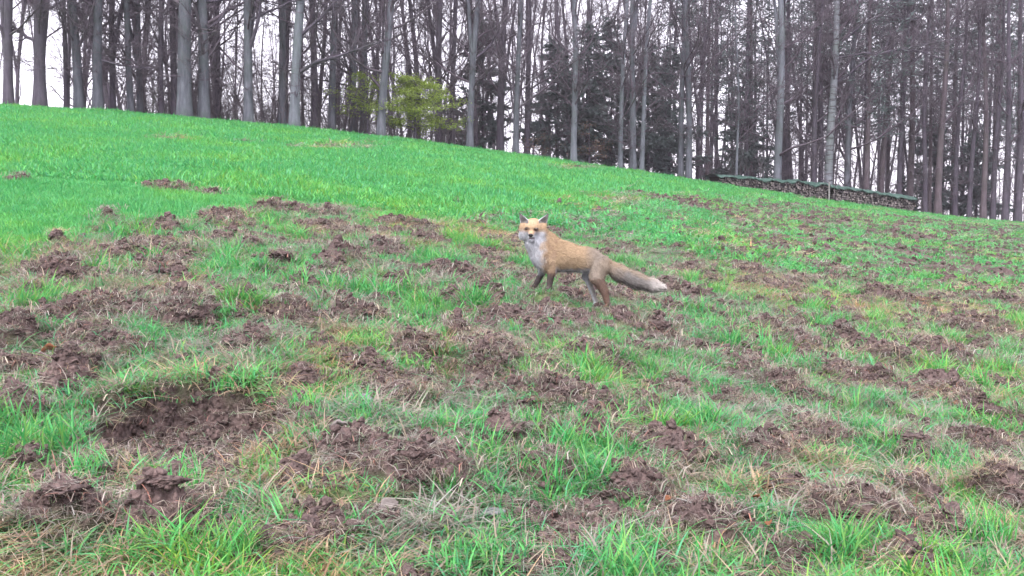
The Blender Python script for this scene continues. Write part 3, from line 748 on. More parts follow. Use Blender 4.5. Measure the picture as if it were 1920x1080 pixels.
# --- edge trees: u, metres behind crest, width px, lean, options, bark, label
def edge_tree(u, off, w, label, seed, lean=(0, 0), H=17, bark_m=None, **kw):
    r = np.random.default_rng(seed)
    x, y = place_xy(u, off); r0 = w / F_PX * y / 2
    kw.setdefault('nl', 22); kw.setdefault('fb', 1.8); kw.setdefault('low', 9); kw.setdefault('tw', 7); kw.setdefault('steep', 1.15)
    T, LB, C = deciduous(r, H, r0, lean=lean, **kw)
    e = empty('bare_tree', (x, y, float(base_z(x, y))))
    tag(e, label, 'tree', 'bare trees along the edge of the wood')
    link('trunk', T.mesh('trunk', bark_m or M_BARK), parent=e)
    for lb in LB: link('limb', lb.mesh('limb', M_BARK_DARK), parent=e)
    link('crown', C.mesh('crown', kw.get('twig', M_TWIG)), parent=e)
    return e
PI = math.pi
EDGE = [
 (16, 1.0, 17, 'bare tree with two dark upright stems at the far left end of the wood', dict(bark_m=M_BARK_DARK, fork=[(1.2, -.16, 0, .7), (2.4, .10, .05, .6)], lean=(.012, 0))),
 (76, .8, 21, 'thick straight dark tree with a limb reaching left beside the bright gap of sky', dict(bark_m=M_BARK_DARK, limbs=[(2.3, PI * .97, .25, 2.4, .4), (3.6, PI * .95, .7, 2.4, .5), (3.3, .3, .35, 2.2, .35)], fork=[(.5, .05, -.05, .6)])),
 (125, 2.5, 9, 'slim bare tree between two thicker trees near the left end of the wood', dict(bark_m=M_BARK_DARK, lean=(.004, 0))),
 (149, 1.0, 17, 'smooth grey tree leaning slightly left, third thick trunk from the left end of the wood', dict(bark_m=M_BARK_MID, lean=(-.02, 0))),
 (184, .8, 18, 'grey tree whose trunk forks high up, with a limb dropping right, near the left end', dict(bark_m=M_BARK_MID, fork=[(4.2, .22, 0, .75), (4.4, -.2, .1, .6)], limbs=[(1.9, .1, -.5, 2.0, .3)])),
 (212, 2.5, 11, 'bare tree with a crooked split stem just right of the forked grey tree', dict(fork=[(1.8, .14, 0, .8)], bark_m=M_BARK_DARK)),
 (246, 2.0, 12, 'bare tree with slightly bent trunk, left of the pair of thin stems', dict(bend=-.25)),
 (263, 3.0, 11, 'left one of two thin stems growing close together on the left part of the crest', dict(fork=[(1.4, -.2, 0, .6)])),
 (302, 2.0, 11, 'right one of two thin stems on the left, with bushy twigs round it', dict(bark_m=M_BARK_DARK, low=18)),
 (328, 2.5, 13, 'darker stem close on the left of the thickest grey trunk', dict(bark_m=M_BARK_DARK)),
 (346, .6, 26, 'thickest smooth grey trunk of the left half of the wood', dict(lean=(.008, 0), H=20)),
 (382, 1.0, 21, 'stout grey tree right of the thickest trunk, with a long level limb to the right', dict(limbs=[(4.3, .08, .12, 6.0, .35), (3.3, .15, .5, 3.0, .3)], lean=(.012, 0))),
 (409, 4.0, 12, 'dark trunk standing half behind the stout grey tree', dict(bark_m=M_BARK_DARK)),
 (466, .8, 17, 'grey tree with a strong dark limb rising to the right from a low fork', dict(limbs=[(2.6, .05, .75, 3.6, .62), (3.8, .2, .5, 2.6, .4)], fork=[(2.4, -.03, .1, .5)])),
 (530, 2.5, 14, 'straight grey trunk close behind the leaning pale tree', dict()),
 (551, .5, 19, 'pale grey tree leaning right with a long dark limb sweeping up to the right', dict(bark_m=M_BARK_PALE, lean=(.05, 0), limbs=[(2.0, 0, .5, 4.2, .42), (3.4, .1, .45, 3.4, .45)])),
 (590, 3.0, 13, 'dark trunk right of the leaning pale tree', dict(bark_m=M_BARK_DARK)),
 (622, 2.5, 14, 'grey trunk left of the fresh green bushes, next to the dark trunk', dict(lean=(.01, 0))),
 (661, 3.5, 14, 'left of two grey trunks rising at the edge of the fresh green leaves', dict()),
 (681, 4.0, 14, 'right of two grey trunks rising at the edge of the fresh green leaves', dict()),
 (713, .4, 16, 'smooth grey tree leaning right in front of the fresh green bushes', dict(lean=(.062, 0), bark_m=M_BARK)),
 (823, 4.0, 14, 'dark straight trunk behind the right side of the fresh green bush', dict(bark_m=M_BARK_DARK)),
 (847, 4.5, 11, 'thin dark trunk close right of the fresh green bush', dict(bark_m=M_BARK_DARK)),
 (880, .5, 13, 'grey tree with slight lean and a crooked dark limb, above the fox to the left', dict(lean=(.04, 0), limbs=[(3.6, .1, .5, 3.2, .45), (2.6, .2, .7, 1.4, .3)], fork=[(3.0, -.08, 0, .7)])),
 (938, 3.0, 14, 'dark trunk behind the slender grey trunk above the fox', dict(bark_m=M_BARK_DARK)),
 (967, .6, 11, 'slender straight grey trunk directly above the head of the fox', dict(lean=(.004, 0))),
 (988, 2.0, 11, 'dark trunk just right of the slender grey trunk above the fox', dict(bark_m=M_BARK_DARK, fork=[(3.5, .12, 0, .8)])),
 (1075, .4, 12, 'pale slender tree with a kinked upper stem in front of the young spruces', dict(bark_m=M_BARK_PALE, lean=(.008, 0), wob=.05)),
 (1163, .8, 9, 'slim pale trunk, left one of the close group of three right of the spruces', dict(bark_m=M_BARK_PALE, lean=(.008, 0))),
 (1186, .6, 13, 'thickest grey trunk, middle one of the close group of three right of the spruces', dict(fork=[(5.5, .16, 0, .7), (5.2, -.12, 0, .6)], lean=(.012, 0))),
 (1202, .5, 9, 'slim grey trunk leaning right, right one of the close group of three', dict(bark_m=M_BARK_PALE, lean=(.055, 0))),
 (1276, 1.5, 11, 'grey trunk left of its twin, between the group of three and the woodpile', dict()),
 (1291, 1.0, 12, 'grey trunk right of its twin, left of the woodpile', dict()),
 (1380, 2.0, 5, 'very thin pale stem behind the left end of the woodpile', dict(bark_m=M_BARK_PALE, H=12, nl=12)),
 (1457, 2.6, 15, 'pale straight tree rising behind the middle of the left woodpile', dict(bark_m=M_BARK_PALE, H=20, fork=[(1.6, .10, .05, .6)])),
 (1526, 3.2, 10, 'dark stem left of its neighbour behind the right part of the left woodpile', dict(bark_m=M_BARK_DARK)),
 (1538, 4.0, 10, 'dark stem right of its neighbour, left of the birch', dict(bark_m=M_BARK_DARK)),
 (1552, 2.6, 16, 'white birch with dark marks where the two woodpiles meet', dict(bark_m=M_BARK_BIRCH, nl=26, limbs=[(6.0, .1, .35, 6.5, .4), (7.2, .3, .3, 7.0, .4), (7.8, -.2, .5, 6.0, .4)], H=19)),
 (1587, 3.0, 12, 'grey tree right of the birch with a mossy limb rising to the right', dict(lean=(.02, 0), limbs=[(5.0, .1, .4, 6.0, .45), (6.3, .25, .45, 6.0, .4)], nl=26)),
 (1625, 3.5, 11, 'dark trunk behind the left half of the right woodpile', dict(bark_m=M_BARK_DARK)),
 (1650, 3.5, 11, 'slightly leaning brown trunk behind the middle of the right woodpile', dict(bark_m=M_BARK_BROWN, lean=(.03, 0))),
 (1685, 3.0, 10, 'dark trunk behind the right end of the right woodpile', dict(bark_m=M_BARK_DARK)),
 (1705, 4.0, 13, 'thick dark brown trunk over the right end of the right woodpile', dict(bark_m=M_BARK_BROWN)),
 (1734, 2.0, 9, 'slim dark trunk just right of the woodpile', dict(bark_m=M_BARK_DARK)),
 (1758, 1.5, 13, 'mossy brown trunk, first thick one right of the woodpile', dict(bark_m=M_BARK_BROWN)),
 (1790, 2.5, 9, 'slim dark trunk right of the mossy brown trunk', dict(bark_m=M_BARK_DARK)),
 (1817, 2.0, 9, 'slender dark trunk midway between the woodpile and the right edge', dict(bark_m=M_BARK_DARK)),
 (1843, 1.2, 11, 'dark mossy trunk, left one of the last four at the right edge', dict(bark_m=M_BARK_BROWN)),
 (1861, 1.5, 10, 'dark trunk, second of the last four at the right edge', dict(bark_m=M_BARK_DARK, lean=(.01, 0))),
 (1884, 1.0, 12, 'dark trunk, third of the last four at the right edge', dict(bark_m=M_BARK_DARK)),
 (1908, .8, 13, 'thick dark trunk, last one at the right edge of the view', dict(bark_m=M_BARK_DARK)),
]
for i, (u, off, w, lab, kw) in enumerate(EDGE):
    if u > 1600:
        kw.setdefault('nl', 14); kw.setdefault('fb', 4.0)
    edge_tree(u, off, w, lab, 100 + i, **kw)

# --- trees deeper in the wood: a few built, then copied one by one
def copy_thing(src, loc, rz, s, label, group):
    r_ = src.copy(); col.objects.link(r_); r_.location = loc; r_.rotation_euler = (0, 0, rz); r_.scale = (s, s, s)
    r_['label'] = label; r_['group'] = group
    for ch in src.children:
        c_ = ch.copy(); col.objects.link(c_); c_.parent = r_
    return r_
BG, PN, PO = [], [], []
def proto_tree(kind, k):
    r = np.random.default_rng(900 + k)
    if kind == 'bare':
        T, LB, C = deciduous(r, r.uniform(17, 22), r.uniform(.08, .15), lean=(r.normal(0, .03), r.normal(0, .03)), wob=.085, fb=1.6, nl=20, tw=4, fine=2, steep=1.3, limb_scale=1.25,
                             fork=[(r.uniform(1.5, 5), r.normal(0, .16), r.normal(0, .16), .8), (r.uniform(4, 8), r.normal(0, .2), r.normal(0, .2), .7)][:1 + k % 2], low=10, sides=6)
        e = empty('bare_tree'); link('trunk', T.mesh('trunk', M_BARK_DARK), parent=e); link('crown', C.mesh('crown', M_TWIG), parent=e)
        tag(e, cat='tree'); return e
    if kind == 'pine':
        T, C, LF = conifer(r, r.uniform(16, 19), r.uniform(.13, .17), r.uniform(3.6, 5.6), 3.2, 76, 48, droop=.0, spray=(.30, .07), top_taper=False)
    else:
        T, C, LF = conifer(r, r.uniform(18, 21), r.uniform(.10, .14), r.uniform(9, 11), 2.2, 40, 40, droop=-.1, spray=(.34, .09))
    e = empty('conifer'); link('trunk', T.mesh('trunk', M_BARK_BROWN if kind == 'pine' else M_BARK_DARK), parent=e)
    tag(link('branches', C.mesh('branches', M_TWIG), parent=e), kind='stuff'); link('crown', LF.mesh('crown', M_NEEDLE), parent=e)
    tag(e, cat='tree'); return e
for k in range(8): BG.append(proto_tree('bare', k))
for k in range(3): PN.append(proto_tree('pine', 10 + k))
for k in range(3): PO.append(proto_tree('pole', 20 + k))
used = set()
def put(src, u, off, s, label, group):
    x, y = place_xy(u, off); rz = random.uniform(0, 6.28)
    loc = (x, y, float(base_z(x, y)))
    if id(src) not in used:
        used.add(id(src)); src.location = loc; src.rotation_euler = (0, 0, rz); src.scale = (s, s, s); src['label'] = label; src['group'] = group; o = src
    else: o = copy_thing(src, loc, rz, s, label, group)
    DEEP.append((u, label, o))
DEEP = []
rb = random.Random(5)
def jit(u0, u1, n):
    return [u0 + (u1 - u0) * (k + rb.uniform(.1, .9)) / n for k in range(n)]
for u in jit(110, 640, 20): put(rb.choice(BG), u, rb.uniform(5, 26), rb.uniform(.75, 1.1), 'dim bare trunk', 'dim trunks behind the left edge trees')
for u in jit(-60, 100, 3): put(rb.choice(BG), u, rb.uniform(8, 26), rb.uniform(.6, .8), 'dim bare trunk', 'dim trunks behind the left edge trees')
for u in jit(150, 640, 12): put(rb.choice(BG), u, rb.uniform(22, 48), rb.uniform(.8, 1.1), 'dim bare trunk', 'dim trunks behind the left edge trees')
for u in jit(640, 1330, 40): put(rb.choice(BG), u, rb.uniform(5, 36), rb.uniform(.75, 1.15), 'dim bare trunk', 'dim trunks behind the middle edge trees')
for u in jit(1330, 1980, 40): put(rb.choice(BG), u, rb.uniform(6, 34), rb.uniform(.7, 1.05), 'dim bare trunk', 'dim bare trunks on the right')
for u in jit(1250, 1960, 42): put(rb.choice(PO), u, rb.uniform(5, 36), rb.uniform(.8, 1.2), 'thin conifer pole', 'conifer poles on the right')
for u in jit(1320, 1980, 12): put(rb.choice(PN), u, rb.uniform(2.0, 13), rb.uniform(.8, 1.05), 'dark needled conifer', 'dark conifers on the right')

# each deeper tree is told by the edge tree it shows to the right of
NEAR = ['the two-stemmed tree at the far left', 'the thick straight tree by the bright gap', 'the slim tree near the left end', 'the third thick trunk from the left',
 'the high forked grey tree', 'the crooked split stem', 'the bent trunk at left', 'the left thin stem of the pair', 'the right thin stem of the pair', 'the darker stem by the thickest trunk',
 'the thickest grey trunk', 'the tree with the long level limb', 'the dark trunk behind the stout tree', 'the low forked tree with dark limb', 'the straight trunk by the pale leaning tree',
 'the pale leaning tree', 'the dark trunk beside the pale leaning tree', 'the grey trunk left of the green bushes', 'the left grey trunk by green leaves', 'the right grey trunk by green leaves',
 'the leaning tree before the green bushes', 'the dark trunk behind the green bush', 'the thin dark trunk by the green bush', 'the grey tree with crooked dark limb', 'the dark trunk left above the fox',
 'the slender trunk above the fox head', 'the dark trunk right above the fox', 'the pale kinked tree', 'the left trunk of three', 'the middle trunk of three', 'the leaning trunk of three',
 'the left twin trunk', 'the right twin trunk', 'the very thin pale stem', 'the pale tree behind the left woodpile', 'the left dark stem by the birch', 'the right dark stem by the birch', 'the birch',
 'the tree with the mossy limb', 'the dark trunk behind the right woodpile', 'the leaning brown trunk', 'the dark trunk near the woodpile end', 'the dark brown trunk over the woodpile end',
 'the slim trunk after the woodpile', 'the mossy brown trunk', 'the slim trunk after the mossy one', 'the slender trunk midway', 'the first of the last four trunks', 'the second of the last four trunks',
 'the third of the last four trunks', 'the last trunk at the right']
ORD = ['first', 'second', 'third', 'fourth', 'fifth', 'sixth', 'seventh', 'eighth', 'ninth']
eu = np.array([e_[0] for e_ in EDGE]); seen = {}
for (u, kind_, o) in sorted(DEEP, key=lambda q: q[0]):
    k = int(np.searchsorted(eu, u)) - 1
    nm = ('left of ' + NEAR[0]) if k < 0 else ('right of ' + NEAR[k])
    c_ = seen.get((kind_, nm), 0); seen[(kind_, nm)] = c_ + 1
    o['label'] = ORD[c_] + ' ' + kind_ + ' behind and ' + nm

# --- young spruces in the middle of the wood
SPR = [(1045, 4.0, 5.6, 'small dark spruce half hidden behind trunks, above and right of the fox'),
       (1100, 3.5, 6.6, 'dense young spruce behind the pale kinked tree, left one of the thicket'),
       (1145, 4.5, 7.4, 'tallest young spruce in the middle of the dark thicket'),
       (1215, 4.0, 6.4, 'dark young spruce behind the close group of three trunks'),
       (1255, 5.5, 6.8, 'young spruce on the right side of the dark thicket'),
       (905, 6.5, 6.6, 'dim young spruce behind the grey leaning tree left above the fox'),
       (1390, 7, 6.5, 'dark young spruce behind the left end of the woodpile'),
       (1740, 6, 5.5, 'dark young spruce behind the slim trunks right of the woodpile'),
       (1830, 5, 5.0, 'small dark spruce among the last trunks at the right edge')]
for i, (u, off, H, lab) in enumerate(SPR):
    r = np.random.default_rng(300 + i); x, y = place_xy(u, off)
    T, C, LF = conifer(r, H, .07, .5, 2.0, 74, 105, droop=-.12, spray=(.30, .10))
    e = empty('young_spruce', (x, y, float(base_z(x, y)))); tag(e, lab, 'tree', 'young spruces in the wood')
    link('trunk', T.mesh('trunk', M_BARK_DARK), parent=e); tag(link('branches', C.mesh('branches', M_TWIG), parent=e), kind='stuff'); link('crown', LF.mesh('crown', M_NEEDLE), parent=e)

# --- fresh green broadleaf bushes and dry-leaved ones: layered sprays of small leaves
def leafy(name, u, off, H, rx, nb, per, m, label, group, seed, zlo=.8, leaf=.11, tw_m=None, side=0):
    r = np.random.default_rng(seed); x, y = place_xy(u, off)
    T, C, LF = TB(), TB(), LeafB()
    pts, rad = trunk_path(r, H, .05, (0, 0), .03, step=.5); T.tube(pts, rad, 6)
    for k in range(nb):
        h = r.uniform(zlo, H * .95); p, rr = at_h(pts, rad, h); az = r.uniform(0, 6.28)
        f = (h - zlo) / (H - zlo); ln = rx * (1.15 - .75 * f) * r.uniform(.5, 1.1) * (1 + side * math.cos(az))
        q = limb_path(r, p, np.array([math.cos(az), math.sin(az), r.uniform(.0, .35)]), ln, 6, .10, -.01); C.tube(q, np.linspace(.02, .005, 7), 3)
        for j in range(4):
            i = r.integers(1, 6); q2 = limb_path(r, q[i], norm(q[i + 1] - q[i]) + r.normal(0, .6, 3) * np.array([1, 1, .25]), ln * .4, 3, .1, 0); C.tube(q2, np.linspace(.009, .003, 4), 3)
            m_ = per; fr = r.uniform(.0, 1, m_); ii = np.minimum((fr * 3).astype(int), 2); w = (fr * 3 - ii)[:, None]
            P = q2[ii] * (1 - w) + q2[ii + 1] * w + r.normal(0, 1, (m_, 3)) * np.array([.16, .16, .05])
            D_ = norm(r.normal(0, 1, (m_, 3)) * np.array([1, 1, .35]) + np.array([0, 0, -.15]))
            LF.add(P, D_, leaf * r.uniform(.6, 1.4, m_), leaf * .55 * r.uniform(.7, 1.3, m_), r)
    e = empty(name, (x, y, float(base_z(x, y)))); tag(e, label, 'bush', group)
    link('trunk', T.mesh('trunk', M_BARK_DARK), parent=e); tag(link('branches', C.mesh('branches', M_TWIG), parent=e), kind='stuff'); link('crown', LF.mesh('crown', m), parent=e)
leafy('leafing_bush', 778, .9, 2.6, 1.9, 48, 90, M_FRESH, 'bright fresh green leafing bush behind the leaning grey tree', 'fresh green bushes', 401, zlo=.45, side=.1, leaf=.07)
leafy('leafing_bush', 690, 1.8, 2.6, 1.7, 24, 34, M_FRESH, 'thin fresh green bush on the left of the bright one', 'fresh green bushes', 402, leaf=.07)
leafy('dry_bush', 1105, 1.4, 1.9, 1.6, 16, 9, M_DRYLEAF, 'low bush with brown withered leaves in front of the young spruces', 'withered bushes', 403, zlo=.3, leaf=.09)
leafy('dry_bush', 1000, 1.2, .9, 1.1, 10, 8, M_DRYLEAF, 'small withered brown bush at the crest above the fox', 'withered bushes', 404, zlo=.1, leaf=.08)

# --- brushwood: undergrowth nobody could count
def brush():
    r = np.random.default_rng(77); tb = TB(); sec = []; srad = []
    n = 2100
    us = np.concatenate([r.uniform(60, 1960, n - 900), r.uniform(270, 900, 900)])
    w = np.interp(us, [60, 180, 330, 640, 900, 1300, 1960], [.08, .2, .9, 1, .7, .5, .45])
    us = us[r.uniform(0, 1, n) < w]
    for u in us:
        x, y = place_xy(u, r.uniform(1.5, 24)); z = float(base_z(x, y)); h = r.uniform(.9, 3.2)
        q = limb_path(r, np.array([x, y, z - .1]), np.array([r.normal(0, .25), r.normal(0, .25), 1]), h, 4, .10, .02)
        qr = np.linspace(r.uniform(.010, .024), .005, 5); tb.tube(q, qr, 3); sec.append(q); srad.append(qr)
    twigs(r, tb, sec, srad, 7, .8, fine=3, up=.15)
    o = link('brushwood', tb.mesh('brushwood', M_TWIG_BROWN)); tag(o, 'tangle of bare brown brushwood under the trees', 'undergrowth', kind='stuff')
brush()

# ------------------------------------------------------------------ woodpiles
def line_pt(u, off):
    x, y = place_xy(u, off); return np.array([x, y, float(base_z(x, y))])
def woodpile(u0, o0, u1, o1, h0, h1, label, tlabel, seed):
    r = np.random.default_rng(seed); A, B = line_pt(u0, o0), line_pt(u1, o1)
    dv = B - A; Ln = float(np.linalg.norm(dv[:2])); ax = np.array([dv[0], dv[1], 0]) / Ln; bk = np.array([-ax[1], ax[0], 0])
    if bk[1] < 0: bk = -bk
    def gnd(s): p = A + ax * s; return float(terrain(np.array([p[0]]), np.array([p[1]]))[0][0])
    gs = np.array([gnd(s) for s in np.linspace(0, Ln, 60)])
    def gg(s): return np.interp(s, np.linspace(0, Ln, 60), gs)
    e = empty('woodpile', tuple(A)); tag(e, label, 'woodpile', 'woodpiles at the edge of the wood')
    V, C, F = [], [], {3: [], 4: []}; n = 0; FC = []
    row = 0; z = .05
    while z < max(h0, h1):
        s = r.uniform(0, .1)
        while s < Ln:
            d = r.uniform(.07, .15); hh = h0 + (h1 - h0) * s / Ln
            if z < hh:
                k = r.integers(4, 7); a0 = r.uniform(0, 6.28); aa = a0 + np.sort(r.uniform(0, 6.28, k)) if r.uniform() < .5 else a0 + np.arange(k) * 6.283 / k
                rr = d / 2 * r.uniform(.85, 1.15, k)
                depth = r.uniform(-.05, .05)
                cs = s + d / 2; cz = gg(cs) + z + r.normal(0, .012)
                o_ = A + ax * cs; o_[2] = cz
                ring = ax[None] * (rr * np.cos(aa))[:, None] + np.array([0, 0, 1.])[None] * (rr * np.sin(aa))[:, None] + o_
                f0 = ring + bk * depth; f1 = ring + bk * (depth + .95)
                V += [f0, f1]
                endc = np.array([.14, .12, .118]) * r.uniform(.45, 1.3); bc = np.array([.05, .042, .043]) * r.uniform(.6, 1.4)
                V += [f0 - bk * .002]                                  # cut end face has its own ring
                C += [np.tile(bc, (k, 1)), np.tile(bc, (k, 1)), np.tile(endc, (k, 1))]
                i = np.arange(k); j = (i + 1) % k
                F[4].append(np.stack([n + i, n + j, n + k + j, n + k + i], 1))
                tri = np.stack([np.full(k - 2, 2 * k), 2 * k + np.arange(1, k - 1), 2 * k + np.arange(2, k)], 1); F[3].append(n + tri)
                n += 3 * k
            s += d * r.uniform(1.0, 1.12)
        z += .105
    V = np.concatenate(V) - A; C = np.concatenate(C); C = np.concatenate([C, np.ones((len(C), 1))], 1)
    me = make_mesh('stacked_logs', V, [np.concatenate(F[4]), np.concatenate(F[3])], False, {'Col': ('FLOAT_COLOR', C)})
    o = link('stacked_logs', me, M_LOG, e); tag(o, kind='stuff')
    # tarpaulin
    ns, nc = int(Ln / .07), 15
    ss = np.linspace(-.12, Ln + .10, ns)
    prof = np.array([(-.08, -.09), (-.08, -.06), (-.075, -.03), (-.05, 0), (0, .025), (.12, .05), (.25, .055), (.4, .06), (.55, .06), (.7, .055), (.85, .05), (.95, .03), (1.03, 0), (1.05, -.1), (1.05, -.2)])
    P = np.zeros((ns, nc, 3))
    for i, s in enumerate(ss):
        hh = h0 + (h1 - h0) * min(max(s / Ln, 0), 1)
        sag = .05 * pn(s * 1.3, 3.1, seed) + .03 * pn(s * 4.1, 1.7, seed + 1)
        for j, (b_, zz) in enumerate(prof):
            wv = .05 * pn(s * 2.3 + b_ * 2.5, b_ * 3, seed + 2) + .06 * pn(s * 6 + b_ * 5, b_ * 5, seed + 3)
            drop = zz * (1 + (.8 * pn(s * 1.1, 8.2, seed + 4) if zz < -.03 else 0))
            q = A + ax * s + bk * (b_ + (-.03 * abs(pn(s * 5, 2.2, seed + 5)) if j < 3 else 0)); q[2] = gg(min(max(s, 0), Ln)) + hh + .03 + drop + sag + wv
            P[i, j] = q
    P -= A
    idx = np.arange(ns * nc).reshape(ns, nc); q = np.stack([idx[:-1, :-1], idx[1:, :-1], idx[1:, 1:], idx[:-1, 1:]], -1).reshape(-1, 4)
    t = link('tarpaulin', make_mesh('tarpaulin', P.reshape(-1, 3), [q], True), M_TARP, loc=tuple(A))
    sm = t.modifiers.new('thick', 'SOLIDIFY'); sm.thickness = .012
    tag(t, tlabel, 'tarpaulin', 'green tarpaulins on the woodpiles')
woodpile(1346, .6, 1550, .3, .42, .78, 'longer left woodpile, half sunk behind the grassy crest', 'wrinkled green tarpaulin over the left woodpile', 11)
woodpile(1560, .1, 1714, -.9, .78, .74, 'right woodpile with its stacked log ends in full view', 'wrinkled green tarpaulin over the right woodpile', 12)
pp = line_pt(1554, -.3)
tb = TB(); tb.tube(np.array([[0, 0, -.3], [.01, 0, .35], [.005, .01, .70], [.01, 0, .96]]), [.045, .043, .04, .036], 7); tb.tube(np.array([[.01, 0, .955], [.01, 0, .975]]), [.036, .004], 7)
o = link('wooden_post', tb.mesh('wooden_post', M_POST), loc=tuple(pp)); tag(o, 'pale thin wooden post standing between the two woodpiles', 'post')

# ------------------------------------------------------------------ near ground: clods, tussocks, stones, leaves
CLODS = [(640,492,46,40,'tall crumbly heap of soil midway between the left meadow and the fox'),(855,386,24,20,'single clod on the smooth grass above and left of the fox'),
 (716,482,40,40,'crumbly soil heap left of the fox, next to the taller heap'),(110,528,70,46,'wide dark heap of soil at the far left, upper one'),
 (348,612,78,50,'broad cone-shaped earth mound left of centre'),(524,506,50,26,'rounded sod with dry grass on it, left of the crumbly heaps'),
 (130,740,62,52,'upturned sod above and left of the large pit'),(1236,628,42,40,'dark upright sod just below the tail of the fox'),
 (912,574,66,28,'flat overturned sod just left of the front feet of the fox'),(680,606,72,30,'flat overturned sod left of the fox, below the crumbly heaps'),
 (856,664,34,46,'upright slab of soil standing on edge below the fox to the left'),(300,730,40,60,'jagged clod on the back rim of the large pit'),
 (1110,838,46,40,'root-bound sod in the lower middle, right of the bright tuft'),(945,852,66,34,'round topped clod in the lower middle, beside bright grass'),
 (120,1000,110,52,'big soil lump in the lower left corner'),(310,1000,80,50,'dark clod at the bottom, right of the lower left lump'),
 (1830,785,62,40,'rounded clod near the right edge, beside an orange leaf'),(1600,1000,120,60,'largest dark heap of clods at the lower right'),
 (1722,950,50,58,'steep clod right above the largest lower right heap'),(1580,650,36,34,'upright clod on the right, left of the dark torn patch'),
 (1882,576,36,20,'small dark clod by the right edge, halfway up'),(37,347,30,14,'small molehill on the smooth meadow at the far left'),
 (1000,905,70,44,'dark clod in the lower centre, right of the bright tufts'),(1700,860,70,34,'broad clod at right below the yellowish tussocks')]
def clod(u, v, w, h, label, k):
    x, y = hit(u, v, lambda a, b_: base_z(a, b_)); s = y / F_PX * .62
    co, f = lump_mesh('clod', 4, 20 + k, 1.0, .36, crumbly=.13)
    rx, rzz = w * s / 2 * 1.35, h * s * .46
    co = co * np.array([rx, rx * .8, rzz * .8])
    a = k * 1.7; ca, sa = math.cos(a) * .25, 0
    z = gz(x, y)
    me = make_mesh('soil_clod', co, [f], True)
    o = link('soil_clod', me, M_SOIL, loc=(x, y + rx * .3, gz(x, y + rx * .3) - rzz * .14)); o.rotation_euler = (0, 0, random.uniform(-.5, .5))
    tag(o, label, 'clod', 'large clods of torn up soil')
for k, c_ in enumerate(CLODS): clod(*c_, k)

TUSS = [(345,940,74,92,60,'L','bright green upright grass tuft in front of the large pit'),(165,910,66,84,60,'L','tall bright grass tuft at lower left, left of the pit front tuft'),
 (30,905,44,70,40,'Y','yellowish green tuft at the lower left edge'),(990,810,70,62,60,'L','bright grass tuft in the lower middle, above the round topped clod'),
 (250,745,60,56,70,'Y','yellow green tussock on the back rim of the large pit'),(845,930,46,60,40,'L','dark green tuft at the bottom middle'),
 (1690,790,110,62,90,'Y','wide yellowish tussock of long blades at the right'),(1560,920,80,54,60,'Y','pale yellow green tussock at the lower right'),
 (430,690,110,66,110,'M','large tangled tussock of green and straw left of centre'),(1830,1020,150,70,110,'L','thick bright grass in the lower right corner'),
 (680,800,56,54,50,'L','green tuft left of the lower middle clods'),(780,600,90,56,90,'L','bright green tuft below the fox to the left'),
 (1000,735,50,46,40,'L','blown over bright tuft in the middle below the fox'),(1080,865,40,40,36,'L','small bright tuft under the root-bound sod'),
 (1370,600,110,44,90,'L','bright green grass patch right of the hind feet of the fox'),(830,480,70,40,60,'M','tangled green and straw tussock left of the fox head'),
 (1350,900,90,60,80,'M','dark green drooping tussock at lower right of centre'),(1180,960,70,50,60,'L','grass tuft at the bottom, right of the middle')]
TC = {'L': [(G1, 3), (G2, 5), (G3, 2), (G4, 1)], 'Y': [(G3, 4), (GY, 4), (G2, 2), (S1, 1.5)], 'M': [(SG, 3), (G2, 3), (S1, 3), (S2, 2), (G4, 2)]}
for k, (u, v, w, h, n, kind, lab) in enumerate(TUSS):
    x, y = hit(u, v); s = y / F_PX
    me = blade_tuft('grass_tussock', int(n * 1.5), (h * s * .5, h * s * 1.05), w * s * .45, (.05, .45) if kind == 'L' else (.25, 1.0), .0055, TC[kind], segs=5, droop=.22 if kind == 'L' else .3)
    o = link('grass_tussock', me, M_BLADE, loc=(x, y, gz(x, y) - .004)); tag(o, lab, 'grass tuft', 'standing grass tussocks')

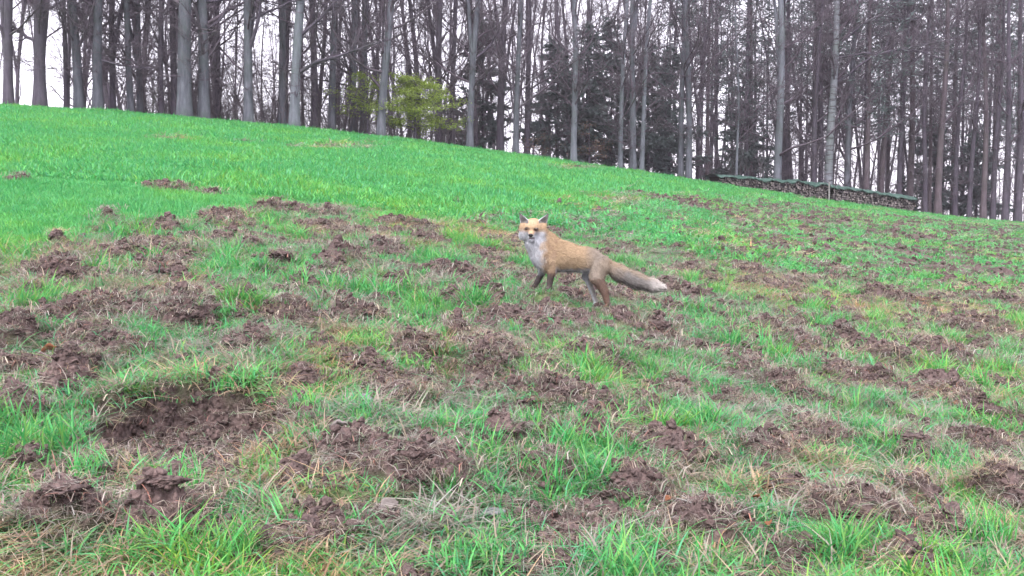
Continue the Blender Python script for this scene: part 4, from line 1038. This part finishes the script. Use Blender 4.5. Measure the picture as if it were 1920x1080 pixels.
STONES = [(684,756,34,18,'pale flat stone by the green tuft left of the lower middle'),(1312,808,44,20,'grey stone lying in torn soil right of the lower middle'),
 (1622,734,22,12,'pale stone on the torn patch at the right'),(925,975,50,22,'flat grey clay lump in the bottom middle hollow'),
 (1042,783,12,18,'small pale pebble in the middle of the lower half'),(1690,980,14,10,'small pale stone on the largest lower right heap'),(1562,884,22,12,'small grey stone at the lower right below the pale tussock')]
for k, (u, v, w, h, lab) in enumerate(STONES):
    x, y = hit(u, v); s = y / F_PX
    co, f = lump_mesh('stone', 3, 60 + k, 1.0, .18); co = co * np.array([w * s * .5, w * s * .4, h * s * .45])
    o = link('stone', make_mesh('stone', co, [f], True), M_STONE, loc=(x, y, gz(x, y) + h * s * .22)); o.rotation_euler = (.2, .1, k); tag(o, lab, 'stone', 'stones in the torn soil')
def leaf_obj(u, v, w, lab, k, m=M_BROWNLEAF, nm='fallen_leaf', cat='leaf', grp='fallen brown leaves', aspect=.6):
    x, y = hit(u, v); s = y / F_PX; L0 = w * s
    n = 9; V = []
    for i in range(n):
        f = i / (n - 1); hw = aspect * .5 * math.sin(math.pi * min(.98, f * .95 + .03)) * (1 + .12 * (i % 2)); cz = .18 * math.sin(f * math.pi)
        for j in (-1, -.5, 0, .5, 1): V.append(((f - .5) * L0, j * hw * L0, (cz + .22 * abs(j) * hw * 2 + .05 * math.sin(i * 2 + j)) * L0))
    idx = np.arange(n * 5).reshape(n, 5); q = np.stack([idx[:-1, :-1], idx[1:, :-1], idx[1:, 1:], idx[:-1, 1:]], -1).reshape(-1, 4)
    o = link(nm, make_mesh(nm, np.array(V), [q], True), m, loc=(x, y, gz(x, y) + .03)); o.rotation_euler = (-.5 + .2 * math.sin(k), .3 * math.cos(k * 2), k * 1.3)
    sm = o.modifiers.new('thick', 'SOLIDIFY'); sm.thickness = .0015 if m is M_BROWNLEAF else .008
    tag(o, lab, cat, grp)
for k, a in enumerate([(1418,962,24,'orange brown leaf in the grass at the bottom right of centre'),(1442,1002,22,'dark brown leaf at the bottom, right of the orange brown one'),
 (1792,772,20,'orange leaf beside the rounded clod near the right edge'),(1252,962,18,'round reddish brown leaf at the bottom middle'),
 (1180,638,22,'reddish leaf below the hind feet of the fox'),(95,682,40,'curled brown leaf above the upturned sod at the left'),
 (1607,520,14,'small orange leaf in the torn grass at right, halfway up')]): leaf_obj(*a, k)
leaf_obj(728, 978, 50, 'curved piece of grey bark at the bottom, left of the middle', 3, M_BARKBIT, 'bark_piece', 'bark', 'loose pieces of bark', .5)
leaf_obj(635, 832, 40, 'pale brown curl of bark right of the large pit', 5, M_BARKBIT, 'bark_piece', 'bark', 'loose pieces of bark', .4)

# ------------------------------------------------------------------ the fox
FK = FOX_Y / F_PX                                           # metres per photo pixel where the fox stands
FORG = pix_at_y(1080, 560, FOX_Y)
def fp(u, v, dy=0.0): return np.array([(u - 1080) * FK, dy, (560 - v) * FK])

# colours (linear base colours of the coat)
ORANGE = np.array([.31, .215, .135]); TAN = np.array([.33, .235, .150]); GREYTAN = np.array([.245, .195, .155]); WHITE = np.array([.44, .45, .49])
DARK = np.array([.045, .035, .035]); REDBR = np.array([.100, .062, .048]); GREY = np.array([.165, .152, .146]); TAILT = np.array([.42, .39, .37])

# round cones: (a, b, ra, rb in px, colour, fur length m)
RC = []
def rc(a, b, ra, rb, c, fur, k=.018, sy=1.0, flow=None):
    A, B = fp(*a), fp(*b)
    RC.append((A, B, ra * FK, rb * FK, np.array(c), fur, k, sy, norm(B - A) if flow is None else np.array(flow, float)))
BACK = (1, 0, -.25)
rc((1026, 483, 0), (1060, 481.5, 0), 24, 24.5, TAN, .024, .03, flow=BACK)
rc((1060, 481.5, 0), (1100, 488.5, 0), 24.5, 21.5, TAN, .024, .03, flow=BACK)
rc((1100, 487.5, 0), (1126, 496, 0), 20.5, 17, GREYTAN, .024, .03, flow=BACK)
rc((1003, 452, -.02), (1018, 474, 0), 18, 22, ORANGE, .030, .03, flow=(.6, 0, -.8))                    # neck
rc((1018, 474, 0), (1030, 492, 0), 21, 17, TAN, .028, .03, flow=(.5, 0, -.8))                        # chest
# head
rc((999, 427, -.035), (997, 427, -.075), 17.5, 14.5, ORANGE, .010, .015, flow=(0, .8, .6))
rc((986, 429, -.035), (1011, 430, -.035), 13, 13, ORANGE, .010, .02, flow=(0, .8, .6))
rc((986, 438, -.045), (982, 441, -.03), 10, 8, WHITE, .018, .022, flow=(-.6, .5, -.6))
rc((1011, 439, -.045), (1014, 442, -.03), 10, 8, WHITE * .5 + TAN * .5, .018, .022, flow=(.6, .5, -.6))
rc((1012, 438, .01), (1046, 472, .0), 13, 20, TAN, .028, .03, flow=(.7, 0, -.7))
rc((996.5, 434, -.085), (994, 441.5, -.150), 8.2, 3.6, ORANGE, .005, .010, flow=(0, .9, .3))
rc((997, 444, -.06), (995.5, 449, -.118), 9, 3.4, WHITE, .007, .010, flow=(0, .9, -.3))
# near front leg
rc((1034, 490, -.045), (1034, 508, -.055), 14, 8.0, TAN, .014, .02)
rc((1034, 508, -.055), (1030, 528, -.055), 7.6, 5.2, REDBR, .008, .012)
rc((1030, 528, -.055), (1029, 540, -.060), 5.2, 4.8, DARK, .006, .008)
rc((1029, 540, -.060), (1025, 541.5, -.080), 4.8, 4.0, DARK, .005, .006)
# far front leg
rc((1020, 494, .045), (1016, 512, .05), 11, 6.2, WHITE, .014, .02)
rc((1016, 512, .05), (1008, 528, .05), 6.0, 4.8, GREY, .008, .012)
rc((1008, 528, .05), (1003, 537, .045), 4.8, 4.6, DARK, .006, .008)
rc((1003, 537, .045), (999.5, 538.5, .025), 4.6, 3.8, DARK, .005, .006)
# near hind leg
rc((1123, 499, -.040), (1116, 519, -.060), 17.5, 11.5, GREYTAN, .018, .02, flow=(.35, 0, -.9))
rc((1117, 519, -.060), (1132, 545, -.062), 12.5, 7.6, REDBR * 1.15 + .008, .012, .014)
rc((1132, 545, -.062), (1139, 571, -.062), 7.2, 5.2, REDBR, .008, .008)
rc((1139, 571, -.062), (1134, 573.5, -.085), 4.8, 4.0, REDBR, .006, .006)
# far hind leg
rc((1112, 500, .045), (1100, 518, .05), 13, 8.0, WHITE, .014, .02)
rc((1100, 518, .05), (1112, 548, .05), 7.0, 4.6, GREY, .008, .012)
rc((1112, 548, .05), (1119, 570, .045), 4.6, 4.2, GREY, .006, .008)
rc((1119, 570, .045), (1115, 572, .022), 4.4, 3.6, GREY, .005, .006)
# tail
rc((1134, 495, 0), (1160, 511, -.02), 9.5, 13, GREYTAN, .026, .02)
rc((1160, 511, -.02), (1192, 525.5, -.04), 13, 13, GREY, .028, .02)
rc((1192, 525.5, -.04), (1222, 534.5, -.05), 13, 10, GREY * 1.15, .028, .02)
rc((1222, 534.5, -.05), (1237, 538, -.05), 10, 6.5, TAILT, .026, .02)
# ears (solid here, hollowed below)
EARS = [(fp(984.5, 419.5, -.035), fp(974, 400.5, -.030)), (fp(1015, 420, -.035), fp(1027, 401.5, -.030))]

def sd_rc(P, A, B, ra, rb, sy):
    Q = P - A; Q = Q * np.array([1, 1 / sy, 1]); ba = (B - A) * np.array([1, 1 / sy, 1])
    t = np.clip((Q @ ba) / (ba @ ba), 0, 1)
    return np.linalg.norm(Q - t[..., None] * ba, axis=-1) - (ra + (rb - ra) * t)
def smin(a, b_, k):
    h = np.clip(.5 + .5 * (b_ - a) / k, 0, 1); return b_ + (a - b_) * h - k * h * (1 - h)
def fox_sdf(P):
    d = np.full(P.shape[:-1], 9.0)
    for (A, B, ra, rb, c, fur, k, sy, fl) in RC: d = smin(d, sd_rc(P, A, B, ra, rb, sy), k)
    for (A, B) in EARS:
        e = sd_rc(P, A, B, 10.2 * FK, 1.6 * FK, .5)
        f = np.array([0, -.022, .004])
        inn = sd_rc(P, A + f + (B - A) * .12, B + f * .75, 8.9 * FK, 1.0 * FK, .75)
        d = smin(d, np.maximum(e, -inn), .006)
    # eye sockets
    for (u, v) in ((987, 428.5), (1004, 429.5)):
        d = np.maximum(d, -(np.linalg.norm(P - fp(u, v, -.104), axis=-1) - .010))
    return d

def surface_nets(f, lo, hi, h):
    ax = [np.arange(lo[i], hi[i] + h, h) for i in range(3)]
    G = np.stack(np.meshgrid(*ax, indexing='ij'), -1); D_ = f(G)
    n = D_.shape; ins = D_ < 0
    c = sum(ins[i:n[0] - 1 + i, j:n[1] - 1 + j, k:n[2] - 1 + k].astype(int) for i in (0, 1) for j in (0, 1) for k in (0, 1))
    act = (c > 0) & (c < 8); idm = -np.ones(act.shape, int); idm[act] = np.arange(act.sum())
    I = np.argwhere(act); acc = np.zeros((len(I), 3)); cnt = np.zeros(len(I))
    cor = [(i, j, k) for i in (0, 1) for j in (0, 1) for k in (0, 1)]
    for a in range(8):
        for b_ in range(a + 1, 8):
            ca, cb = np.array(cor[a]), np.array(cor[b_])
            if np.abs(ca - cb).sum() != 1: continue
            da = D_[tuple((I + ca).T)]; db = D_[tuple((I + cb).T)]
            m = (da < 0) != (db < 0); t = da / (da - db + 1e-12)
            acc[m] += (ca + (cb - ca) * t[:, None])[m]; cnt[m] += 1
    V = np.array(lo) + (I + acc / cnt[:, None]) * h
    Q = []
    for axx in range(3):
        s0 = [slice(None)] * 3; s1 = [slice(None)] * 3; s0[axx] = slice(0, -1); s1[axx] = slice(1, None)
        cr = ins[tuple(s0)] != ins[tuple(s1)]; E = np.argwhere(cr); o1, o2 = [(1, 2), (2, 0), (0, 1)][axx]
        ok = (E[:, o1] > 0) & (E[:, o2] > 0) & (E[:, o1] < n[o1] - 1) & (E[:, o2] < n[o2] - 1); E = E[ok]
        e1 = np.eye(3, dtype=int)[o1]; e2 = np.eye(3, dtype=int)[o2]
        q = np.stack([idm[tuple(E.T)], idm[tuple((E - e1).T)], idm[tuple((E - e1 - e2).T)], idm[tuple((E - e2).T)]], 1)
        flip = ins[tuple(E.T)]; q[~flip] = q[~flip][:, ::-1]; Q.append(q)
    return V, np.concatenate(Q)

def fox_color(P):
    """coat colour, fur length, comb direction at points"""
    n = len(P); W = np.zeros(n); C = np.zeros((n, 3)); FL = np.zeros(n); DR = np.zeros((n, 3))
    for (A, B, ra, rb, c, fur, k, sy, fl) in RC:
        w = np.exp(-np.maximum(sd_rc(P, A, B, ra, rb, sy), -.02) / .0055); W += w; C += w[:, None] * c; FL += w * fur; DR += w[:, None] * fl
    C /= W[:, None]; FL /= W; DR = norm(DR)
    u = P[:, 0] / FK + 1080; v = 560 - P[:, 2] / FK; y = P[:, 1]
    ns = pn(u * .13, v * .13 + y * 40, 5); ns2 = pn(u * .45 + y * 90, v * .45, 6)
    head = (u < 1027) & (v < 455) & (y < .03) & (v < 447 + 0 * u)
    def over(m, c): 
        nonlocal C
        C = C * (1 - m[:, None]) + np.asarray(c) * m[:, None]
    body = (v < 520) & (u > 1020) & (u < 1142)
    over(body * sst(474, 492, v + 6 * ns) * .6, GREYTAN * 1.05 + np.array([.03, .01, -.02]))            # flank
    over(body * sst(1, 0, np.abs(u - 1100) / 60) * sst(1085, 1115, u) * .6, GREY * 1.2)                  # haunch
    over(body * sst(498, 505, v + 3 * ns) * (u > 1040) * (u < 1104) * .9, WHITE * .62)                        # belly
    over(body * sst(468, 458, v + 3 * ns) * .5, ORANGE * .95)
    over(((v > 446) & (v < 500) & (u > 1018) & (u < 1040)) * sst(.05, .4, ns + .25) * .45, REDBR * 1.5)    # dark rufous collar
    bib = sst(8, -8, u - (1013 + (v - 445) * .06) + 6 * ns) * sst(442, 448, v) * (v < 514) * (u < 1028) * sst(.06, .02, y)
    over(bib * .95, WHITE * .88)
    # tail: dark underside, pale top and tip
    tl = u > 1140
    mid = np.interp(u, [1140, 1160, 1192, 1222, 1240], [499, 512, 526, 534.5, 538])
    over(tl * sst(2, 10, v - mid + 3 * ns) * .55, GREY * .5)
    over(tl * sst(-4, -11, v - mid + 3 * ns) * .45, TAN * .9)
    over(tl * sst(1205, 1232, u + 6 * ns) * .75, TAILT)
    over((tl & (u > 1238)) * 1.0 * sst(538, 541, v), DARK * 2)
    over((u > 1021) * (u < 1044) * (y < 0) * sst(497, 512, v + 3 * ns) * .7, REDBR * 1.2)
    fl_ = (u < 1042) & (v > 508)
    over(fl_ * sst(507, 520, v + 3 * ns) * .92, DARK * .9); over(fl_ * (y < 0) * sst(1030, 1025, u) * sst(508, 516, v) * .7, DARK * 1.5)
    fh = (v > 515) & (u < 1124) & (u > 1090) & (y > .01)
    over(fh * sst(2, -3, u - (1100 + (v - 518) * .36)) * .8, WHITE * .8)
    # head
    hd = (v < 450) & (u < 1026) & (u > 968) & (y < -.005)
    over(hd * sst(433, 438, v + 2 * ns2 + .06 * np.abs(u - 997)) * sst(1024, 1013, u + 3 * ns2), WHITE * .95)
    over(hd * (y < -.085) * sst(7, 4, np.abs(u - 995.5)) * sst(442, 437, v), ORANGE * .95)
    for (eu, ev) in ((987, 429), (1004, 430)):                                                              # dark tear marks
        d = np.sqrt(((u - eu) / 5.6) ** 2 + ((v - ev) / 3.6) ** 2); over(hd * sst(1.2, .7, d) * .8, REDBR * .6)
        sx = -1 if eu < 995 else 1
        d2 = np.abs((v - ev - 5) - (-(u - eu) * sx) * -.2); over(hd * sst(6, 2, d2) * sst(10, 3, np.abs(u - eu - 1 * sx)) * (y < -.06) * .25, REDBR * 2)
    over(hd * sst(3.0, 1.2, np.abs(v - 446.2)) * sst(9, 4, np.abs(u - 995.5)) * (y < -.09) * .9, DARK * 1.5)   # mouth line
    # ears: dark back, grey inside with pale rim
    ear = (v < 419) & ((u < 990) | (u > 1009))
    over(ear * 1.0, GREY * .5)
    for (A, B) in EARS:
        q = P - A; ba = B - A; t = np.clip((q @ ba) / (ba @ ba), 0, 1); dd = np.linalg.norm((q - t[:, None] * ba)[:, [0, 2]], axis=1) / ((9.6 - 8.2 * t) * FK)
        over(ear * (dd < 1.6) * sst(.78, .98, dd) * sst(1, .8, t) * .9, WHITE * .8); over(ear * (dd < 1.6) * sst(.8, 1.0, t) * .8, DARK * 1.5)
    C = C * (1 + .16 * ns2[:, None] + .10 * ns[:, None])
    FL = np.where(ear, .006, FL)
    FL = np.where(hd & (y < -.09), .004, FL)
    DR = np.where(((u < 1018) & (v > 448) & (v < 510))[:, None], norm(np.array([.25, -.1, -1.0])), DR)
    return np.clip(C, .01, .8), FL, DR

def build_fox():
    r = np.random.default_rng(55)
    lo = fp(960, 585, -.19); hi = fp(1252, 392, .13)
    V, Q = surface_nets(fox_sdf, lo, hi, .0042)
    # light smoothing
    e = np.concatenate([Q[:, [0, 1]], Q[:, [1, 2]], Q[:, [2, 3]], Q[:, [3, 0]]]); cnt = np.bincount(e.ravel(), minlength=len(V)).astype(float)
    for it in range(2):
        S = np.zeros_like(V)
        for k in range(3): S[:, k] = np.bincount(e[:, 0], V[e[:, 1], k], len(V)) + np.bincount(e[:, 1], V[e[:, 0], k], len(V))
        V = V * .5 + .5 * S / cnt[:, None]
    C, FL, DR = fox_color(V)
    root = empty('fox', tuple(FORG)); tag(root, 'red fox standing side on with head turned to face the camera', 'fox')
    m, nt, N, L, b = mat('fox_coat'); ca = N.new('ShaderNodeAttribute'); ca.attribute_name = 'Col'
    tc = N.new('ShaderNodeTexCoord'); n1 = noise(N, L, 220, 3, .6, tc.outputs['Object'])
    L.new(mix(N, L, 1.0, ca.outputs['Color'], ramp(N, L, n1.outputs['Fac'], [(.3, (.75, .75, .75)), (.7, (1.2, 1.2, 1.2))]).outputs['Color'], 'MULTIPLY'), b.inputs['Base Color'])
    C4 = np.concatenate([C, np.ones((len(C), 1))], 1)
    link('body', make_mesh('body', V, [Q], True, {'Col': ('FLOAT_COLOR', C4)}), m, root)
    # fur: thin tapering strands combed along the body
    n = 80000
    a, b_, c_ = V[Q[:, 0]], V[Q[:, 1]], V[Q[:, 2]]; nr = np.cross(b_ - a, c_ - a); ar = np.linalg.norm(nr, axis=1)
    pf = np.cumsum(ar / ar.sum()); fi = np.minimum(np.searchsorted(pf, r.uniform(0, 1, n)), len(Q) - 1)
    w = r.uniform(0, 1, (n, 2)); P = a[fi] * (1 - w[:, :1]) * (1 - w[:, 1:]) + b_[fi] * w[:, :1] * (1 - w[:, 1:]) + c_[fi] * w[:, :1] * w[:, 1:] + V[Q[fi, 3]] * (1 - w[:, :1]) * w[:, 1:]
    nn = norm(nr[fi])
    eps = .004; g = fox_sdf(P + nn * eps) - fox_sdf(P); nn = np.where((g < 0)[:, None], -nn, nn)
    C, FL, DR = fox_color(P)
    tang = DR - (DR * nn).sum(1, keepdims=True) * nn
    d1 = norm(tang * .9 + nn * .58 + r.normal(0, .26, (n, 3))); d2 = norm(tang * 1.0 + nn * .15 + r.normal(0, .22, (n, 3)) + np.array([0, 0, -.12]))
    uu = P[:, 0] / FK + 1080; vv = 560 - P[:, 2] / FK
    bald = np.zeros(n, bool)
    for (eu, ev) in ((987, 428.5), (1004, 429.5)): bald |= (np.abs(uu - eu) < 5.5) & (np.abs(vv - ev) < 4) & (P[:, 1] < -.03)
    bald |= (np.abs(uu - 994) < 4.5) & (np.abs(vv - 440) < 4) & (P[:, 1] < -.10)
    FL = np.where(bald, .0005, FL)
    ln = (FL * r.uniform(.55, 1.45, n))[:, None]
    sd = norm(np.cross(d1, nn + r.normal(0, .3, (n, 3)))) * (.0009 + .02 * np.minimum(FL, .04))[:, None]
    p0 = P - nn * .002; p1 = p0 + d1 * ln * .5; p2 = p1 + d2 * ln * .5
    FV = np.stack([p0 - sd, p0 + sd, p1 + sd * .8, p1 - sd * .8, p2], 1).reshape(-1, 3)
    i0 = np.arange(n) * 5
    C = np.clip(C * r.uniform(.82, 1.18, (n, 1)), .01, .8)
    FC = np.repeat(np.concatenate([C, np.ones((n, 1))], 1), 5, 0)
    o = link('fur', make_mesh('fur', FV, [np.stack([i0, i0 + 1, i0 + 2, i0 + 3], 1), np.stack([i0 + 3, i0 + 2, i0 + 4], 1)], True, {'Col': ('FLOAT_COLOR', FC)}), m, root)
    tag(o, kind='stuff')
    # eyes, nose
    me_, nt, N, L, b = mat('fox_eye'); b.inputs['Roughness'].default_value = .15; b.inputs['Specular IOR Level'].default_value = .5
    b.inputs['Base Color'].default_value = (.028, .012, .005, 1)
    mn, nt, N, L, b = mat('fox_nose'); b.inputs['Roughness'].default_value = .4; b.inputs['Base Color'].default_value = (.012, .010, .012, 1)
    for (u, v) in ((987, 428.5), (1004, 429.5)):
        co, f = lump_mesh('eye', 3, 1, 1, 0); co = co * np.array([.0140, .0105, .0112])
        d = fp(u, v, 0)
        # seat the eye on the face surface
        ys = np.linspace(-.16, -.03, 261); pts = np.stack([np.full(261, d[0]), ys, np.full(261, d[2])], 1); sd_ = fox_sdf(pts); yy = ys[np.argmax(sd_ < 0)]
        ok = link('eye', make_mesh('eye', co, [f], True), me_, root, loc=(d[0], yy - .0015, d[2]))
        co2 = co * .5; link('pupil', make_mesh('pupil', co2, [f], True), mn, ok, loc=(0, -.0052, 0))
    co, f = lump_mesh('nose', 3, 2, 1, .05); co = co * np.array([.0155, .012, .0120]); d = fp(994, 440.5, -.160)
    link('nose', make_mesh('nose', co, [f], True), mn, root, loc=tuple(d))
build_fox()

# ------------------------------------------------------------------ thin morning haze round the whole place
hz0 = np.array([-1150., -12., -8.]); hz1 = np.array([1150., 560., 34.])
hv = np.array([[x, y, z] for x in (hz0[0], hz1[0]) for y in (hz0[1], hz1[1]) for z in (hz0[2], hz1[2])])
hq = np.array([[0, 1, 3, 2], [4, 6, 7, 5], [0, 4, 5, 1], [2, 3, 7, 6], [0, 2, 6, 4], [1, 5, 7, 3]])
hm = bpy.data.materials.new('haze'); hm.use_nodes = True; hn = hm.node_tree.nodes; hn.remove(hn['Principled BSDF'])
pv = hn.new('ShaderNodeVolumePrincipled'); pv.inputs['Density'].default_value = HAZE; pv.inputs['Color'].default_value = (.88, .82, .93, 1); pv.inputs['Anisotropy'].default_value = .2
hm.node_tree.links.new(pv.outputs[0], hn['Material Output'].inputs['Volume'])
ho = link('haze', make_mesh('haze', hv, [hq], False), hm); tag(ho, 'thin pale morning haze over the meadow and wood', 'haze', kind='stuff')
